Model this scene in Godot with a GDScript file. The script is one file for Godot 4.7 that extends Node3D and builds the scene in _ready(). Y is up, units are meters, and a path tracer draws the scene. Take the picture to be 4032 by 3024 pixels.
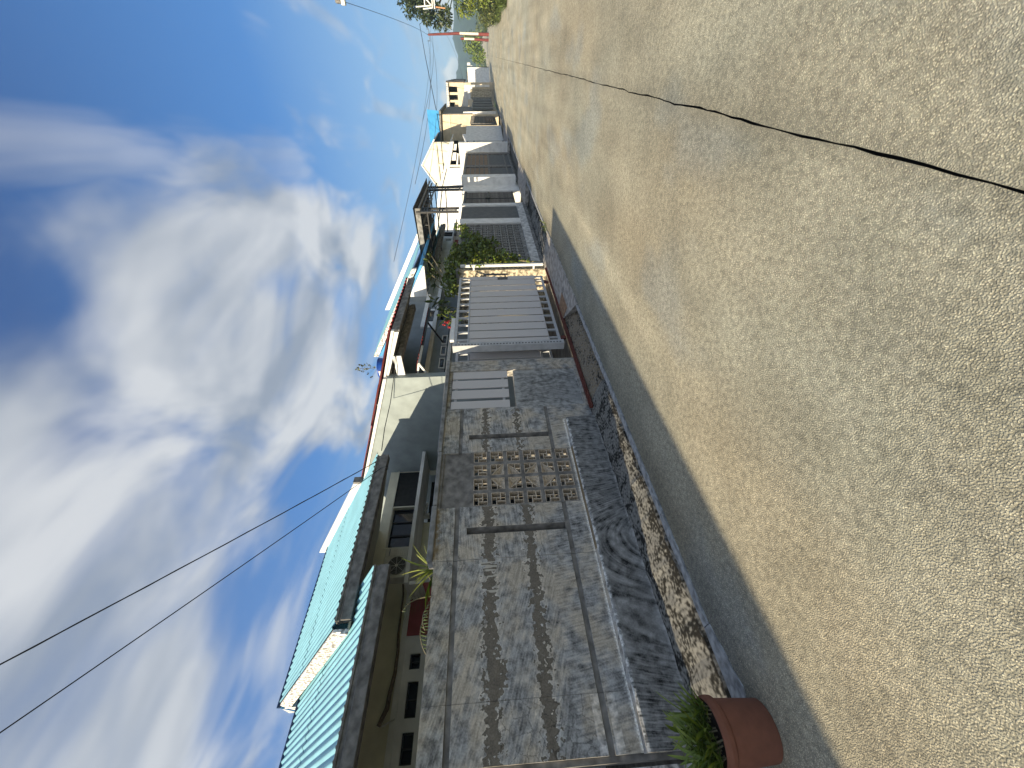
extends Node3D
# A street of small row houses: x runs along the road, y is up, z points from the fences to the road.

var rng := RandomNumberGenerator.new()
var names := {}
var M := {}
const WHITES := [Color.WHITE, Color.WHITE, Color.WHITE]

# ---------------------------------------------------------------- naming and tagging
func numbered(called: String) -> String:
	if not names.has(called):
		names[called] = 0
		return called
	names[called] += 1
	return "%s_%03d" % [called, names[called]]

func thing(called: String, label: String, category: String, at := Vector3.ZERO, group := "") -> Node3D:
	var o := Node3D.new()
	o.name = numbered(called)
	add_child(o, true)
	o.position = at
	o.set_meta("label", label)
	o.set_meta("category", category)
	if group != "":
		o.set_meta("group", group)
	return o

func mesh_obj(called: String, mesh: Mesh, m, parent: Node3D, xf := Transform3D.IDENTITY) -> MeshInstance3D:
	var o := MeshInstance3D.new()
	o.name = called if parent != self else numbered(called)
	o.mesh = mesh
	if m != null:
		o.material_override = m
	parent.add_child(o, true)
	o.transform = xf
	return o

# world coordinates are used inside the shapes: the part is shifted back by its thing's position
func obj(called: String, st: SurfaceTool, m, parent: Node3D) -> MeshInstance3D:
	var o := mesh_obj(called, st.commit(), m, parent)
	var p: Node3D = parent
	var off := Vector3.ZERO
	while p != self and p != null:
		off += p.position
		p = p.get_parent() as Node3D
	o.position = -off
	return o

func tag(o: Node3D, label: String, category: String, group := "") -> Node3D:
	o.set_meta("label", label)
	o.set_meta("category", category)
	if group != "":
		o.set_meta("group", group)
	return o

func structure(called: String, st: SurfaceTool, m) -> MeshInstance3D:
	var o := obj(called, st, m, self)
	o.set_meta("kind", "structure")
	return o

# ---------------------------------------------------------------- geometry
func S() -> SurfaceTool:
	var st := SurfaceTool.new()
	st.begin(Mesh.PRIMITIVE_TRIANGLES)
	return st

func uvof(p: Vector3, n: Vector3) -> Vector2:
	var a := n.abs()
	if a.x > a.y and a.x > a.z:
		return Vector2(p.z, -p.y)
	if a.y > a.z:
		return Vector2(p.x, p.z)
	return Vector2(p.x, -p.y)

func tri(st: SurfaceTool, a: Vector3, b: Vector3, c: Vector3) -> void:
	var n := (b - a).cross(c - a).normalized()
	for p in [a, c, b]:
		st.set_color(Color.WHITE)
		st.set_normal(n)
		st.set_uv(uvof(p, n))
		st.add_vertex(p)

func quad(st: SurfaceTool, a: Vector3, b: Vector3, c: Vector3, d: Vector3) -> void:
	var n := (c - a).cross(d - b).normalized()
	for p in [a, c, b, a, d, c]:
		st.set_color(Color.WHITE)
		st.set_normal(n)
		st.set_uv(uvof(p, n))
		st.add_vertex(p)

func vtx(st: SurfaceTool, p: Vector3, n: Vector3, c := Color(1, 1, 1)) -> void:
	st.set_color(c)
	st.set_normal(n)
	st.set_uv(uvof(p, n))
	st.add_vertex(p)

# one triangle with its own normals and colours, wound to suit them
func ntri(st: SurfaceTool, p: Array, n: Array, c: Array) -> void:
	var g: Vector3 = (p[1] - p[0]).cross(p[2] - p[0])
	var s: Vector3 = n[0] + n[1] + n[2]
	for j in ([0, 2, 1] if g.dot(s) > 0.0 else [0, 1, 2]):
		vtx(st, p[j], n[j], c[j])

func obox(st: SurfaceTool, xf: Transform3D, size: Vector3, ch := 0.0) -> void:
	var h := size * 0.5
	ch = min(ch, min(h.x, min(h.y, h.z)) * 0.9)
	if ch <= 0.0:
		var p := []
		for i in 8:
			p.append(xf * Vector3(h.x if i & 1 else -h.x, h.y if i & 2 else -h.y, h.z if i & 4 else -h.z))
		quad(st, p[4], p[5], p[7], p[6])
		quad(st, p[1], p[0], p[2], p[3])
		quad(st, p[5], p[1], p[3], p[7])
		quad(st, p[0], p[4], p[6], p[2])
		quad(st, p[6], p[7], p[3], p[2])
		quad(st, p[0], p[1], p[5], p[4])
		return
	var f := func(i: int, axis: int) -> Vector3:
		var s := Vector3(1 if i & 1 else -1, 1 if i & 2 else -1, 1 if i & 4 else -1)
		var q := Vector3(h.x - ch, h.y - ch, h.z - ch)
		q[axis] = h[axis]
		return xf * (s * q)
	quad(st, f.call(4, 2), f.call(5, 2), f.call(7, 2), f.call(6, 2))
	quad(st, f.call(1, 2), f.call(0, 2), f.call(2, 2), f.call(3, 2))
	quad(st, f.call(5, 0), f.call(1, 0), f.call(3, 0), f.call(7, 0))
	quad(st, f.call(0, 0), f.call(4, 0), f.call(6, 0), f.call(2, 0))
	quad(st, f.call(6, 1), f.call(7, 1), f.call(3, 1), f.call(2, 1))
	quad(st, f.call(0, 1), f.call(1, 1), f.call(5, 1), f.call(4, 1))
	# edges
	for e in [[4, 5, 2, 1, 0], [6, 7, 2, 1, 1], [0, 1, 2, 1, 1], [2, 3, 2, 1, 0], [5, 7, 2, 0, 0], [4, 6, 2, 0, 1], [1, 3, 2, 0, 1], [0, 2, 2, 0, 0], [1, 5, 0, 1, 1], [3, 7, 0, 1, 0], [0, 4, 0, 1, 0], [2, 6, 0, 1, 1]]:
		var a: Vector3 = f.call(e[0], e[2])
		var b: Vector3 = f.call(e[1], e[2])
		var c: Vector3 = f.call(e[1], e[3])
		var d: Vector3 = f.call(e[0], e[3])
		var n := (c - a).cross(d - b)
		var mid := (a + b + c + d) * 0.25 - xf.origin
		if n.dot(mid) > 0.0:
			quad(st, a, b, c, d)
		else:
			quad(st, d, c, b, a)
	for i in 8:
		var a: Vector3 = f.call(i, 0)
		var b: Vector3 = f.call(i, 1)
		var c: Vector3 = f.call(i, 2)
		if (b - a).cross(c - a).dot(a - xf.origin) > 0.0:
			tri(st, a, b, c)
		else:
			tri(st, a, c, b)

func box(st: SurfaceTool, x0: float, y0: float, z0: float, x1: float, y1: float, z1: float, ch := 0.0) -> void:
	obox(st, Transform3D(Basis.IDENTITY, Vector3((x0 + x1) * 0.5, (y0 + y1) * 0.5, (z0 + z1) * 0.5)), Vector3(x1 - x0, y1 - y0, z1 - z0), ch)

func bar(st: SurfaceTool, a: Vector3, b: Vector3, w: float, d: float, ch := 0.0) -> void:
	var y := (b - a).normalized()
	var ref := Vector3.FORWARD if absf(y.dot(Vector3.FORWARD)) < 0.9 else Vector3.UP
	var x := y.cross(ref).normalized()
	obox(st, Transform3D(Basis(x, y, x.cross(y)), (a + b) * 0.5), Vector3(w, a.distance_to(b), d), ch)

func prism(st: SurfaceTool, poly: Array, at: Callable, lo: float, hi: float) -> void:
	var pts := PackedVector2Array(poly)
	var area := 0.0
	for i in pts.size():
		area += pts[i].cross(pts[(i + 1) % pts.size()])
	if area < 0.0:
		pts.reverse()
	var idx := Geometry2D.triangulate_polygon(pts)
	var mid: Vector3 = at.call(pts[0], lo)
	var flip: bool = ((at.call(pts[0] + Vector2(1, 0), lo) - mid) as Vector3).cross(at.call(pts[0] + Vector2(0, 1), lo) - mid).dot(at.call(pts[0], hi) - mid) < 0.0
	for k in range(0, idx.size(), 3):
		var t := [pts[idx[k]], pts[idx[k + 1]], pts[idx[k + 2]]]
		if (t[1] - t[0]).cross(t[2] - t[0]) < 0.0:
			t = [t[0], t[2], t[1]]
		if flip:
			t = [t[0], t[2], t[1]]
		tri(st, at.call(t[0], hi), at.call(t[1], hi), at.call(t[2], hi))
		tri(st, at.call(t[0], lo), at.call(t[2], lo), at.call(t[1], lo))
	for i in pts.size():
		var a := pts[i]
		var b := pts[(i + 1) % pts.size()]
		if flip:
			quad(st, at.call(b, lo), at.call(a, lo), at.call(a, hi), at.call(b, hi))
		else:
			quad(st, at.call(a, lo), at.call(b, lo), at.call(b, hi), at.call(a, hi))

func prism_x(st: SurfaceTool, zy: Array, x0: float, x1: float) -> void:
	prism(st, zy, func(p: Vector2, t: float) -> Vector3: return Vector3(t, p.y, p.x), x0, x1)

func prism_z(st: SurfaceTool, xy: Array, z0: float, z1: float) -> void:
	prism(st, xy, func(p: Vector2, t: float) -> Vector3: return Vector3(p.x, p.y, t), z0, z1)

func prism_y(st: SurfaceTool, xz: Array, y0: float, y1: float) -> void:
	prism(st, xz, func(p: Vector2, t: float) -> Vector3: return Vector3(p.x, t, p.y), y0, y1)

func tube(st: SurfaceTool, pts: Array, r, n := 8) -> void:
	var rings := []
	for i in pts.size():
		var a: Vector3 = pts[max(i - 1, 0)]
		var b: Vector3 = pts[min(i + 1, pts.size() - 1)]
		var d := (b - a).normalized()
		var ref := Vector3.UP if absf(d.y) < 0.95 else Vector3.RIGHT
		var u := d.cross(ref).normalized()
		var v := d.cross(u).normalized()
		var rad: float = r[i] if r is Array else r
		var ring := []
		for k in n:
			var w := u * cos(TAU * k / n) + v * sin(TAU * k / n)
			ring.append([pts[i] + w * rad, w])
		rings.append(ring)
	for i in rings.size() - 1:
		for k in n:
			var q := [rings[i][k], rings[i][(k + 1) % n], rings[i + 1][(k + 1) % n], rings[i + 1][k]]
			for j in [[0, 1, 2], [0, 2, 3]]:
				ntri(st, [q[j[0]][0], q[j[1]][0], q[j[2]][0]], [q[j[0]][1], q[j[1]][1], q[j[2]][1]], WHITES)
	for e in [0, rings.size() - 1]:
		var c: Vector3 = pts[e]
		for k in n:
			var a: Vector3 = rings[e][k][0]
			var b: Vector3 = rings[e][(k + 1) % n][0]
			if e == 0:
				tri(st, c, b, a)
			else:
				tri(st, c, a, b)

func lathe(st: SurfaceTool, c: Vector3, prof: Array, n := 32) -> void:
	for i in prof.size() - 1:
		var p: Vector2 = prof[i]
		var q: Vector2 = prof[i + 1]
		var nn := Vector2(q.y - p.y, p.x - q.x).normalized()
		for k in n:
			var a0 := TAU * k / n
			var a1 := TAU * (k + 1) / n
			var d0 := Vector3(cos(a0), 0, sin(a0))
			var d1 := Vector3(cos(a1), 0, sin(a1))
			var v := [c + d0 * p.x + Vector3.UP * p.y, c + d1 * p.x + Vector3.UP * p.y, c + d1 * q.x + Vector3.UP * q.y, c + d0 * q.x + Vector3.UP * q.y]
			var m := [d0 * nn.x + Vector3.UP * nn.y, d1 * nn.x + Vector3.UP * nn.y]
			for j in [[0, 2, 1], [0, 3, 2]]:
				ntri(st, [v[j[0]], v[j[1]], v[j[2]]], [m[0 if j[0] == 0 or j[0] == 3 else 1], m[0 if j[1] == 3 else 1], m[0 if j[2] == 3 else 1]], WHITES)

# corrugated sheet: the eave runs along x at (ye, ze), the ridge at (yr, zr)
func corrugated(st: SurfaceTool, x0: float, x1: float, ze: float, ye: float, zr: float, yr: float, pitch := 0.105, amp := 0.016) -> void:
	var up := Vector3(0, ze - zr, yr - ye).normalized()
	if up.y < 0:
		up = -up
	var n := int(ceil((x1 - x0) / pitch * 6.0))
	for i in n:
		var xa: float = lerp(x0, x1, float(i) / n)
		var xb: float = lerp(x0, x1, float(i + 1) / n)
		var v := []
		for x in [xa, xb]:
			var ph: float = TAU * x / pitch
			var o: Vector3 = up * (amp * cos(ph))
			var nn: Vector3 = (up + Vector3.RIGHT * (amp * TAU / pitch * sin(ph))).normalized()
			v.append([Vector3(x, ye, ze) + o, nn])
			v.append([Vector3(x, yr, zr) + o, nn])
		for j in [[0, 2, 3], [0, 3, 1]]:
			ntri(st, [v[j[0]][0], v[j[1]][0], v[j[2]][0]], [v[j[0]][1], v[j[1]][1], v[j[2]][1]], WHITES)

func roof(called: String, parent: Node3D, m, x0: float, x1: float, ze: float, ye: float, zr: float, yr: float, pitch := 0.105, amp := 0.016, sheet := 0.84) -> Node3D:
	var r := Node3D.new()
	r.name = called
	parent.add_child(r, true)
	var x := x0
	var k := 0
	while x < x1 - 0.02:
		var xe: float = min(x + sheet, x1)
		for j in 2:
			var t0 := 0.0 if j == 0 else 0.52
			var t1 := 0.55 if j == 0 else 1.0
			var lift := 0.004 * (k % 2) + 0.007 * j
			var st := S()
			corrugated(st, x, xe + (0.05 if xe < x1 else 0.0), lerp(ze, zr, t0), lerp(ye, yr, t0) + lift, lerp(ze, zr, t1), lerp(ye, yr, t1) + lift, pitch, amp)
			obj("roof_sheet", st, m, r)
		x = xe
		k += 1
	return r

# ---------------------------------------------------------------- materials
func C(r: float, g: float, b: float) -> Color:
	return Color(r, g, b).linear_to_srgb()

func noise(kind: int, freq: float, oct: int, sd: int) -> FastNoiseLite:
	var n := FastNoiseLite.new()
	n.noise_type = kind
	n.frequency = freq
	n.seed = sd
	n.fractal_type = FastNoiseLite.FRACTAL_FBM if oct > 1 else FastNoiseLite.FRACTAL_NONE
	n.fractal_octaves = oct
	return n

func nbytes(n: FastNoiseLite, w: int, h: int, seamless := true) -> PackedByteArray:
	var im: Image = n.get_seamless_image(w, h, false, false, 0.1) if seamless else n.get_image(w, h)
	im.convert(Image.FORMAT_L8)
	return im.get_data()

func gray_tex(bytes: PackedByteArray, w: int, h: int, lo: float, hi: float, contrast := 1.0) -> ImageTexture:
	var out := PackedByteArray()
	out.resize(w * h)
	for i in w * h:
		var v: float = clampf((bytes[i] / 255.0 - 0.5) * contrast + 0.5, 0, 1)
		out[i] = int(255.0 * pow(lerpf(lo, hi, v), 0.4545))
	var im := Image.create_from_data(w, h, false, Image.FORMAT_L8, out)
	im.convert(Image.FORMAT_RGB8)
	return ImageTexture.create_from_image(im)

func normal_tex(bytes: PackedByteArray, w: int, h: int, strength: float) -> ImageTexture:
	var im := Image.create_from_data(w, h, false, Image.FORMAT_L8, bytes)
	im.convert(Image.FORMAT_RGBA8)
	im.bump_map_to_normal_map(strength)
	return ImageTexture.create_from_image(im)

func mat(c: Color, rough := 0.8, tex: Texture2D = null, scale := 1.0, nrm: Texture2D = null, nscale := 0.5) -> StandardMaterial3D:
	var m := StandardMaterial3D.new()
	m.albedo_color = c
	m.roughness = rough
	m.metallic_specular = 0.4
	if tex != null or nrm != null:
		m.uv1_triplanar = true
		m.uv1_world_triplanar = true
		m.uv1_scale = Vector3(scale, scale, scale)
		m.uv1_triplanar_sharpness = 6.0
	if tex != null:
		m.albedo_texture = tex
	if nrm != null:
		m.normal_enabled = true
		m.normal_texture = nrm
		m.normal_scale = nscale
	return m

func leafmat(c: Color, back: Color, rough := 0.5) -> StandardMaterial3D:
	var m := StandardMaterial3D.new()
	m.albedo_color = c
	m.roughness = rough
	m.backlight_enabled = true
	m.backlight = back
	m.cull_mode = BaseMaterial3D.CULL_DISABLED
	m.vertex_color_use_as_albedo = true
	return m

func fr(i: int, k: int) -> float:
	var x := sin(float(i) * 12.9898 + float(k) * 78.233) * 43758.5453
	return x - floor(x)

# ---------------------------------------------------------------- sky
func gauss(az: float, el: float, l: Array) -> float:
	var s := 0.0
	for g in l:
		var dx: float = (az - g[0]) * cos(deg_to_rad(el))
		var dy: float = el - g[1]
		var q: float = (dx * dx + dy * dy) / (g[2] * g[2])
		if q < 6.0:
			s += exp(-q)
	return s

func sky_image(k: float) -> Image:
	var w := 2048
	var h := 1024
	var im := Image.create_empty(w, h, false, Image.FORMAT_RGBF)
	im.fill(Color(0.30 * k, 0.29 * k, 0.26 * k))
	var n1 := noise(FastNoiseLite.TYPE_SIMPLEX_SMOOTH, 1.0, 5, 11)
	n1.fractal_gain = 0.52
	var n2 := noise(FastNoiseLite.TYPE_SIMPLEX_SMOOTH, 1.0, 4, 23)
	var n3 := noise(FastNoiseLite.TYPE_SIMPLEX_SMOOTH, 1.0, 2, 31)
	var n4 := noise(FastNoiseLite.TYPE_SIMPLEX_SMOOTH, 1.0, 5, 47)
	var core := [[75, 32, 8], [62, 27, 6], [73, 39, 8], [54, 37, 10], [72, 22, 6], [40, 46, 11], [31, 38, 10], [47, 30, 8], [46, 21, 5], [16, 38, 9], [57, 21, 5], [68, 16, 5], [80, 29, 4], [4, 36, 9], [50, 56, 9]]
	var blue := [[84, 44, 8], [68, 48, 7], [87, 36, 5], [86, 25, 6], [81, 20, 4], [66, 28, 2.6], [40, 23, 3.2], [36, 26, 3], [23, 31, 5], [60, 51, 6], [90, 16, 7], [95, 30, 9], [12, 27, 3]]
	for j in range(0, h / 2):
		var el: float = 90.0 - 180.0 * (j + 0.5) / h
		var se := sin(deg_to_rad(el))
		var ce := cos(deg_to_rad(el))
		for i in w:
			var az: float = 360.0 * (i + 0.5) / w
			var a := ce * sin(deg_to_rad(az)) / (se + 0.06)
			var b := -ce * cos(deg_to_rad(az)) / (se + 0.06)
			var seen: bool = az < 112.0 or az > 346.0
			var azs: float = az if az < 200.0 else az - 360.0
			var mask := 0.47
			if seen and el < 72.0:
				mask = 0.22 + 0.50 * minf(gauss(azs, el, core), 1.15) - 0.42 * minf(gauss(azs, el, blue), 1.1)
				if el > 60.0:
					mask = lerpf(mask, 0.47, (el - 60.0) / 12.0)
			var wx := 0.5 * n3.get_noise_2d(a * 0.7, b * 0.9 + 5.0)
			var s1 := n1.get_noise_2d(a * 0.95 + wx, b * 1.9 + wx * 1.6 + a * 0.25)
			var s2 := n2.get_noise_2d(a * 2.2 + wx * 2.0, b * 4.2 + 9.0)
			var d := mask + 0.46 * s1 + 0.20 * s2
			d = smoothstep(0.12, 0.88, d)
			# thin streaks of high cloud
			var ci := n4.get_noise_2d(a * 0.35 + 3.0 + wx, b * 3.4 + a * 0.5)
			d = maxf(d, 0.42 * smoothstep(0.02, 0.62, ci))
			var t := clampf(el / 46.0, 0, 1)
			var c := Color(0.045, 0.115, 0.32)
			if el < 9.0:
				c = Color(0.50, 0.70, 0.87).lerp(Color(0.29, 0.53, 0.85), el / 9.0)
			elif el < 24.0:
				c = Color(0.29, 0.53, 0.85).lerp(Color(0.085, 0.26, 0.64), (el - 9.0) / 15.0)
			else:
				c = Color(0.085, 0.26, 0.64).lerp(c, clampf((el - 24.0) / 24.0, 0, 1))
			var hz := smoothstep(60.0, -5.0, azs) * 0.6 if seen else 0.4
			c = c.lerp(Color(0.17, 0.27, 0.50), hz * (1.0 - 0.5 * t))
			var lit := clampf(0.55 + 1.1 * n2.get_noise_2d(a * 1.1 + 40.0 + wx, b * 2.0 - 7.0) + 0.6 * s1, 0, 1)
			var cc := Color(0.33, 0.38, 0.46).lerp(Color(0.70, 0.72, 0.75), lit)
			c = c.lerp(cc, d * 0.94)
			var ds := Vector3(ce * sin(deg_to_rad(az)), se, -ce * cos(deg_to_rad(az))).angle_to(Vector3(-6.6, 3.3, -1.0))
			var gl := 1.1 * exp(-ds * ds / 0.10) + 0.35 * exp(-ds * ds / 0.7)
			c = c + Color(gl, gl * 0.95, gl * 0.86)
			# low heaped clouds above the hills
			if el < 11.0:
				var top := 4.0 + 3.4 * n3.get_noise_2d(az * 0.09, 3.0) + 1.6 * n4.get_noise_2d(az * 0.35, el * 0.5)
				var pd := smoothstep(0.0, 0.5, top - el)
				var pl := clampf(0.72 + 0.9 * n2.get_noise_2d(az * 0.22, el * 0.55), 0, 1)
				c = c.lerp(Color(0.52, 0.58, 0.66).lerp(Color(0.92, 0.93, 0.93), pl), pd * 0.92)
			im.set_pixel(i, j, Color(c.r * k, c.g * k, c.b * k))
	return im

func polyfn(x: float, pts: Array) -> float:
	for i in pts.size() - 1:
		if x <= pts[i + 1][0]:
			return lerpf(pts[i][1], pts[i + 1][1], clampf((x - pts[i][0]) / (pts[i + 1][0] - pts[i][0]), 0, 1))
	return pts[-1][1]

# ---------------------------------------------------------------- plaster of the near fence: skim coat with raw bands left between its strips
func fence_texture() -> ImageTexture:
	var w := 1664
	var h := 736
	var big := nbytes(noise(FastNoiseLite.TYPE_SIMPLEX_SMOOTH, 0.006, 4, 3), w, h, false)
	var mid := nbytes(noise(FastNoiseLite.TYPE_SIMPLEX_SMOOTH, 0.028, 5, 5), w, h, false)
	var fine := nbytes(noise(FastNoiseLite.TYPE_SIMPLEX_SMOOTH, 0.16, 3, 7), w, h, false)
	var ed := nbytes(noise(FastNoiseLite.TYPE_SIMPLEX_SMOOTH, 0.045, 4, 9), w, h, false)
	var st := noise(FastNoiseLite.TYPE_SIMPLEX_SMOOTH, 0.05, 3, 13)
	var cr := noise(FastNoiseLite.TYPE_CELLULAR, 0.028, 1, 17)
	cr.cellular_return_type = FastNoiseLite.RETURN_DISTANCE2_SUB
	cr.domain_warp_enabled = true
	cr.domain_warp_amplitude = 14.0
	cr.domain_warp_frequency = 0.03
	var out := PackedByteArray()
	out.resize(w * h * 3)
	for j in h:
		var y := 2.3 * (1.0 - (j + 0.5) / h)
		for i in w:
			var x := 0.3 + 5.2 * (i + 0.5) / w
			var o := j * w + i
			var b := big[o] / 255.0
			var m := mid[o] / 255.0
			var f := fine[o] / 255.0
			var e := ed[o] / 255.0
			# trowel sweeps: they run along each panel's own direction
			var ang := 0.35 if x < 1.9 else (1.35 if x > 4.2 else -0.1)
			if y < 0.46:
				ang = 1.45 + 0.3 * sin(x * 2.0)
			elif y < 0.95:
				ang = 1.4
			var u := i * cos(ang) + j * sin(ang)
			var v := -i * sin(ang) + j * cos(ang)
			var sw := st.get_noise_2d(u * 0.22, v * 2.2)
			var base := 0.185 + 0.19 * (m - 0.5) + 0.09 * sw + 0.10 * (f - 0.5) + 0.12 * (b - 0.5)
			var warm := clampf(0.45 + (b - 0.5) * 2.6 + sw * 0.35, 0, 1)
			var c := Color(base * 0.93, base * 0.985, base * 1.04).lerp(Color(base * 1.06, base * 1.0, base * 0.88), warm)
			var wob := (e - 0.5) * 0.17
			if y > 0.78 and y < 1.93 and x < 4.24 and not (x > 2.57 and x < 3.40):
				# light rims left by the trowel beside each raw band
				for k in 2:
					var lo: float = (1.545 if k == 0 else 1.10)
					var hi: float = (1.665 if k == 0 else 1.205)
					if x > 3.40:
						lo += 0.03
						hi -= 0.01
					if k == 0 and x > 0.8 and x < 1.05:
						lo -= 0.05
					var inside := minf(y - (lo + wob), (hi + wob * 0.8) - y)
					if inside > 0.0:
						var raw := 0.080 + 0.05 * (f - 0.5) + 0.035 * (m - 0.5)
						if inside < 0.012:
							raw *= 0.8
						c = Color(raw * 1.06, raw * 0.98, raw * 0.84)
						# thin ridges of skim coat across the band below the second joint
						if k == 0 and x > 1.55 and x < 1.95 and st.get_noise_2d(i * 1.4, j * 0.12) > 0.22:
							c = Color(0.24, 0.24, 0.22)
					elif inside > -0.05:
						var g := 0.10 * smoothstep(-0.05, 0.0, inside) * clampf(e * 1.8 - 0.2, 0, 1)
						c = Color(c.r + g, c.g + g, c.b + g * 0.95)
			elif y > 1.99 and y < 2.2:
				var g := 0.78 + 0.2 * m
				c = Color(c.r * g, c.g * g * 0.99, c.b * g * 0.95)
			if x > 2.575 and x < 3.4 and y > 0.5:
				var g := 0.125 + 0.05 * (f - 0.5) + 0.07 * (m - 0.5)
				c = Color(g * 1.02, g, g * 0.95)
			if x > 4.26 and x < 5.18 and y < 1.14 and y > 0.08:
				var g := 0.135 + 0.16 * (m - 0.5) + 0.08 * sw + 0.06 * (b - 0.5)
				var dx := minf(x - 4.26, 5.18 - x)
				g += 0.05 * smoothstep(0.16, 0.02, minf(dx, 1.14 - y))
				c = Color(g * 0.93, g * 0.99, g * 1.04)
			# plinth
			if y < 0.455 and x < 3.95:
				var g := 0.098 + 0.13 * (m - 0.5) + 0.10 * sw + 0.05 * (f - 0.5)
				g += 0.10 * smoothstep(0.06, 0.025, y) * clampf(e * 1.7 - 0.2, 0.1, 1)
				c = Color(g * 0.93, g * 0.98, g * 1.02)
			# bloom of lime along the ledge
			var lg := absf(y - 0.462 + (e - 0.5) * 0.03)
			if x < 3.95 and lg < 0.05:
				var g := 0.30 * smoothstep(0.05 if e > 0.5 else 0.028, 0.0, lg) * (0.35 + f)
				c = Color(c.r + g * 0.94, c.g + g, c.b + g * 1.03)
			# map cracks in the leftmost panel
			if x < 0.77 and y > 0.8 and y < 1.55:
				var q := cr.get_noise_2d(i, j)
				if q < -0.955 and m > 0.42:
					c = c * 0.55
			# lime smears beside the lower groove of the leftmost panel
			if x < 0.76 and ((y > 0.735 and y < 0.80) or (y < 0.665 and y > 0.60)):
				var g := 0.17 * clampf(e * 2.0 - 0.45, 0, 1)
				c = Color(c.r + g, c.g + g, c.b + g)
			# rust coloured runs under the cap
			if y > 2.12 and x > 1.97 and x < 3.4:
				var g := smoothstep(2.12, 2.19, y + (e - 0.5) * 0.12)
				c = c.lerp(Color(0.085, 0.060, 0.025), 0.75 * g)
			# old wet marks
			var dk := 1.0 - 0.30 * smoothstep(0.60, 0.80, b * 0.5 + m * 0.5)
			c = Color(maxf(c.r * dk * 2.15, 0.012), maxf(c.g * dk * 2.02, 0.012), maxf(c.b * dk * 1.86, 0.012)).linear_to_srgb()
			out[o * 3] = int(clampf(c.r, 0, 1) * 255)
			out[o * 3 + 1] = int(clampf(c.g, 0, 1) * 255)
			out[o * 3 + 2] = int(clampf(c.b, 0, 1) * 255)
	return ImageTexture.create_from_image(Image.create_from_data(w, h, false, Image.FORMAT_RGB8, out))

# ---------------------------------------------------------------- moss and silt in the gutter
func gutter_texture() -> ImageTexture:
	var w := 1400
	var h := 112
	var a := nbytes(noise(FastNoiseLite.TYPE_SIMPLEX_SMOOTH, 0.035, 6, 41), w, h, false)
	var b := nbytes(noise(FastNoiseLite.TYPE_SIMPLEX_SMOOTH, 0.20, 4, 43), w, h, false)
	var out := PackedByteArray()
	out.resize(w * h * 3)
	for j in h:
		var z := 0.9 * (j + 0.5) / h
		for i in w:
			var x := -1.0 + 14.0 * (i + 0.5) / w
			var o := j * w + i
			var v := a[o] / 255.0 * 0.62 + b[o] / 255.0 * 0.38
			var cover := 0.505 + 0.30 * smoothstep(0.42, 0.75, z) - 0.10 * smoothstep(0.02, 0.3, z) * smoothstep(0.6, 0.3, z)
			if x > 3.9 and x < 6.2:
				cover -= 0.10
			var t := smoothstep(cover - 0.10, cover + 0.12, v * 0.8 + 0.2 * b[o] / 255.0)
			var dark := Color(0.016, 0.015, 0.012)
			var silt := Color(0.20, 0.195, 0.175) * (0.45 + 1.0 * b[o] / 255.0)
			if x > 4.2 and x < 6.6:
				silt = silt.lerp(Color(0.24, 0.17, 0.085), 0.5 * smoothstep(0.45, 0.62, a[(o * 7) % (w * h)] / 255.0) + 0.25)
			var c := dark.lerp(silt, t).linear_to_srgb()
			out[o * 3] = int(clampf(c.r, 0, 1) * 255)
			out[o * 3 + 1] = int(clampf(c.g, 0, 1) * 255)
			out[o * 3 + 2] = int(clampf(c.b, 0, 1) * 255)
	return ImageTexture.create_from_image(Image.create_from_data(w, h, false, Image.FORMAT_RGB8, out))

# ---------------------------------------------------------------- exposed stones of the worn road
func road_textures() -> Array:
	var w := 1024
	var cv := noise(FastNoiseLite.TYPE_CELLULAR, 0.15, 1, 71)
	cv.cellular_return_type = FastNoiseLite.RETURN_CELL_VALUE
	cv.cellular_jitter = 1.0
	var cd := noise(FastNoiseLite.TYPE_CELLULAR, 0.15, 1, 71)
	cd.cellular_return_type = FastNoiseLite.RETURN_DISTANCE
	cd.cellular_jitter = 1.0
	var a := nbytes(cv, w, w)
	var d := nbytes(cd, w, w)
	var f := nbytes(noise(FastNoiseLite.TYPE_SIMPLEX_SMOOTH, 0.30, 2, 73), w, w)
	var m := nbytes(noise(FastNoiseLite.TYPE_SIMPLEX_SMOOTH, 0.018, 4, 75), w, w)
	var out := PackedByteArray()
	out.resize(w * w * 3)
	var hb := PackedByteArray()
	hb.resize(w * w)
	for o in w * w:
		var cell := a[o] / 255.0
		var dist := d[o] / 255.0
		var fine := f[o] / 255.0
		var mm := m[o] / 255.0
		var stone := smoothstep(0.50, 0.28, dist)
		var ht := stone * (0.35 + 0.65 * cell) * 0.7 + fine * 0.3
		hb[o] = int(clampf(ht, 0, 1) * 255)
		var v := 0.55 + 0.40 * (cell - 0.45) * stone + 0.22 * (fine - 0.5) + 0.28 * (mm - 0.5) - 0.14 * (1.0 - stone)
		if cell > 0.86:
			v += 0.22 * stone
		v = clampf(v, 0.12, 1.0)
		out[o * 3] = int(255 * pow(clampf(v * (1.0 + 0.05 * (cell - 0.5)), 0, 1), 0.4545))
		out[o * 3 + 1] = int(255 * pow(clampf(v, 0, 1), 0.4545))
		out[o * 3 + 2] = int(255 * pow(clampf(v * (0.97 - 0.06 * (cell - 0.5)), 0, 1), 0.4545))
	return [ImageTexture.create_from_image(Image.create_from_data(w, w, false, Image.FORMAT_RGB8, out)), normal_tex(hb, w, w, 5.0)]

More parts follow.
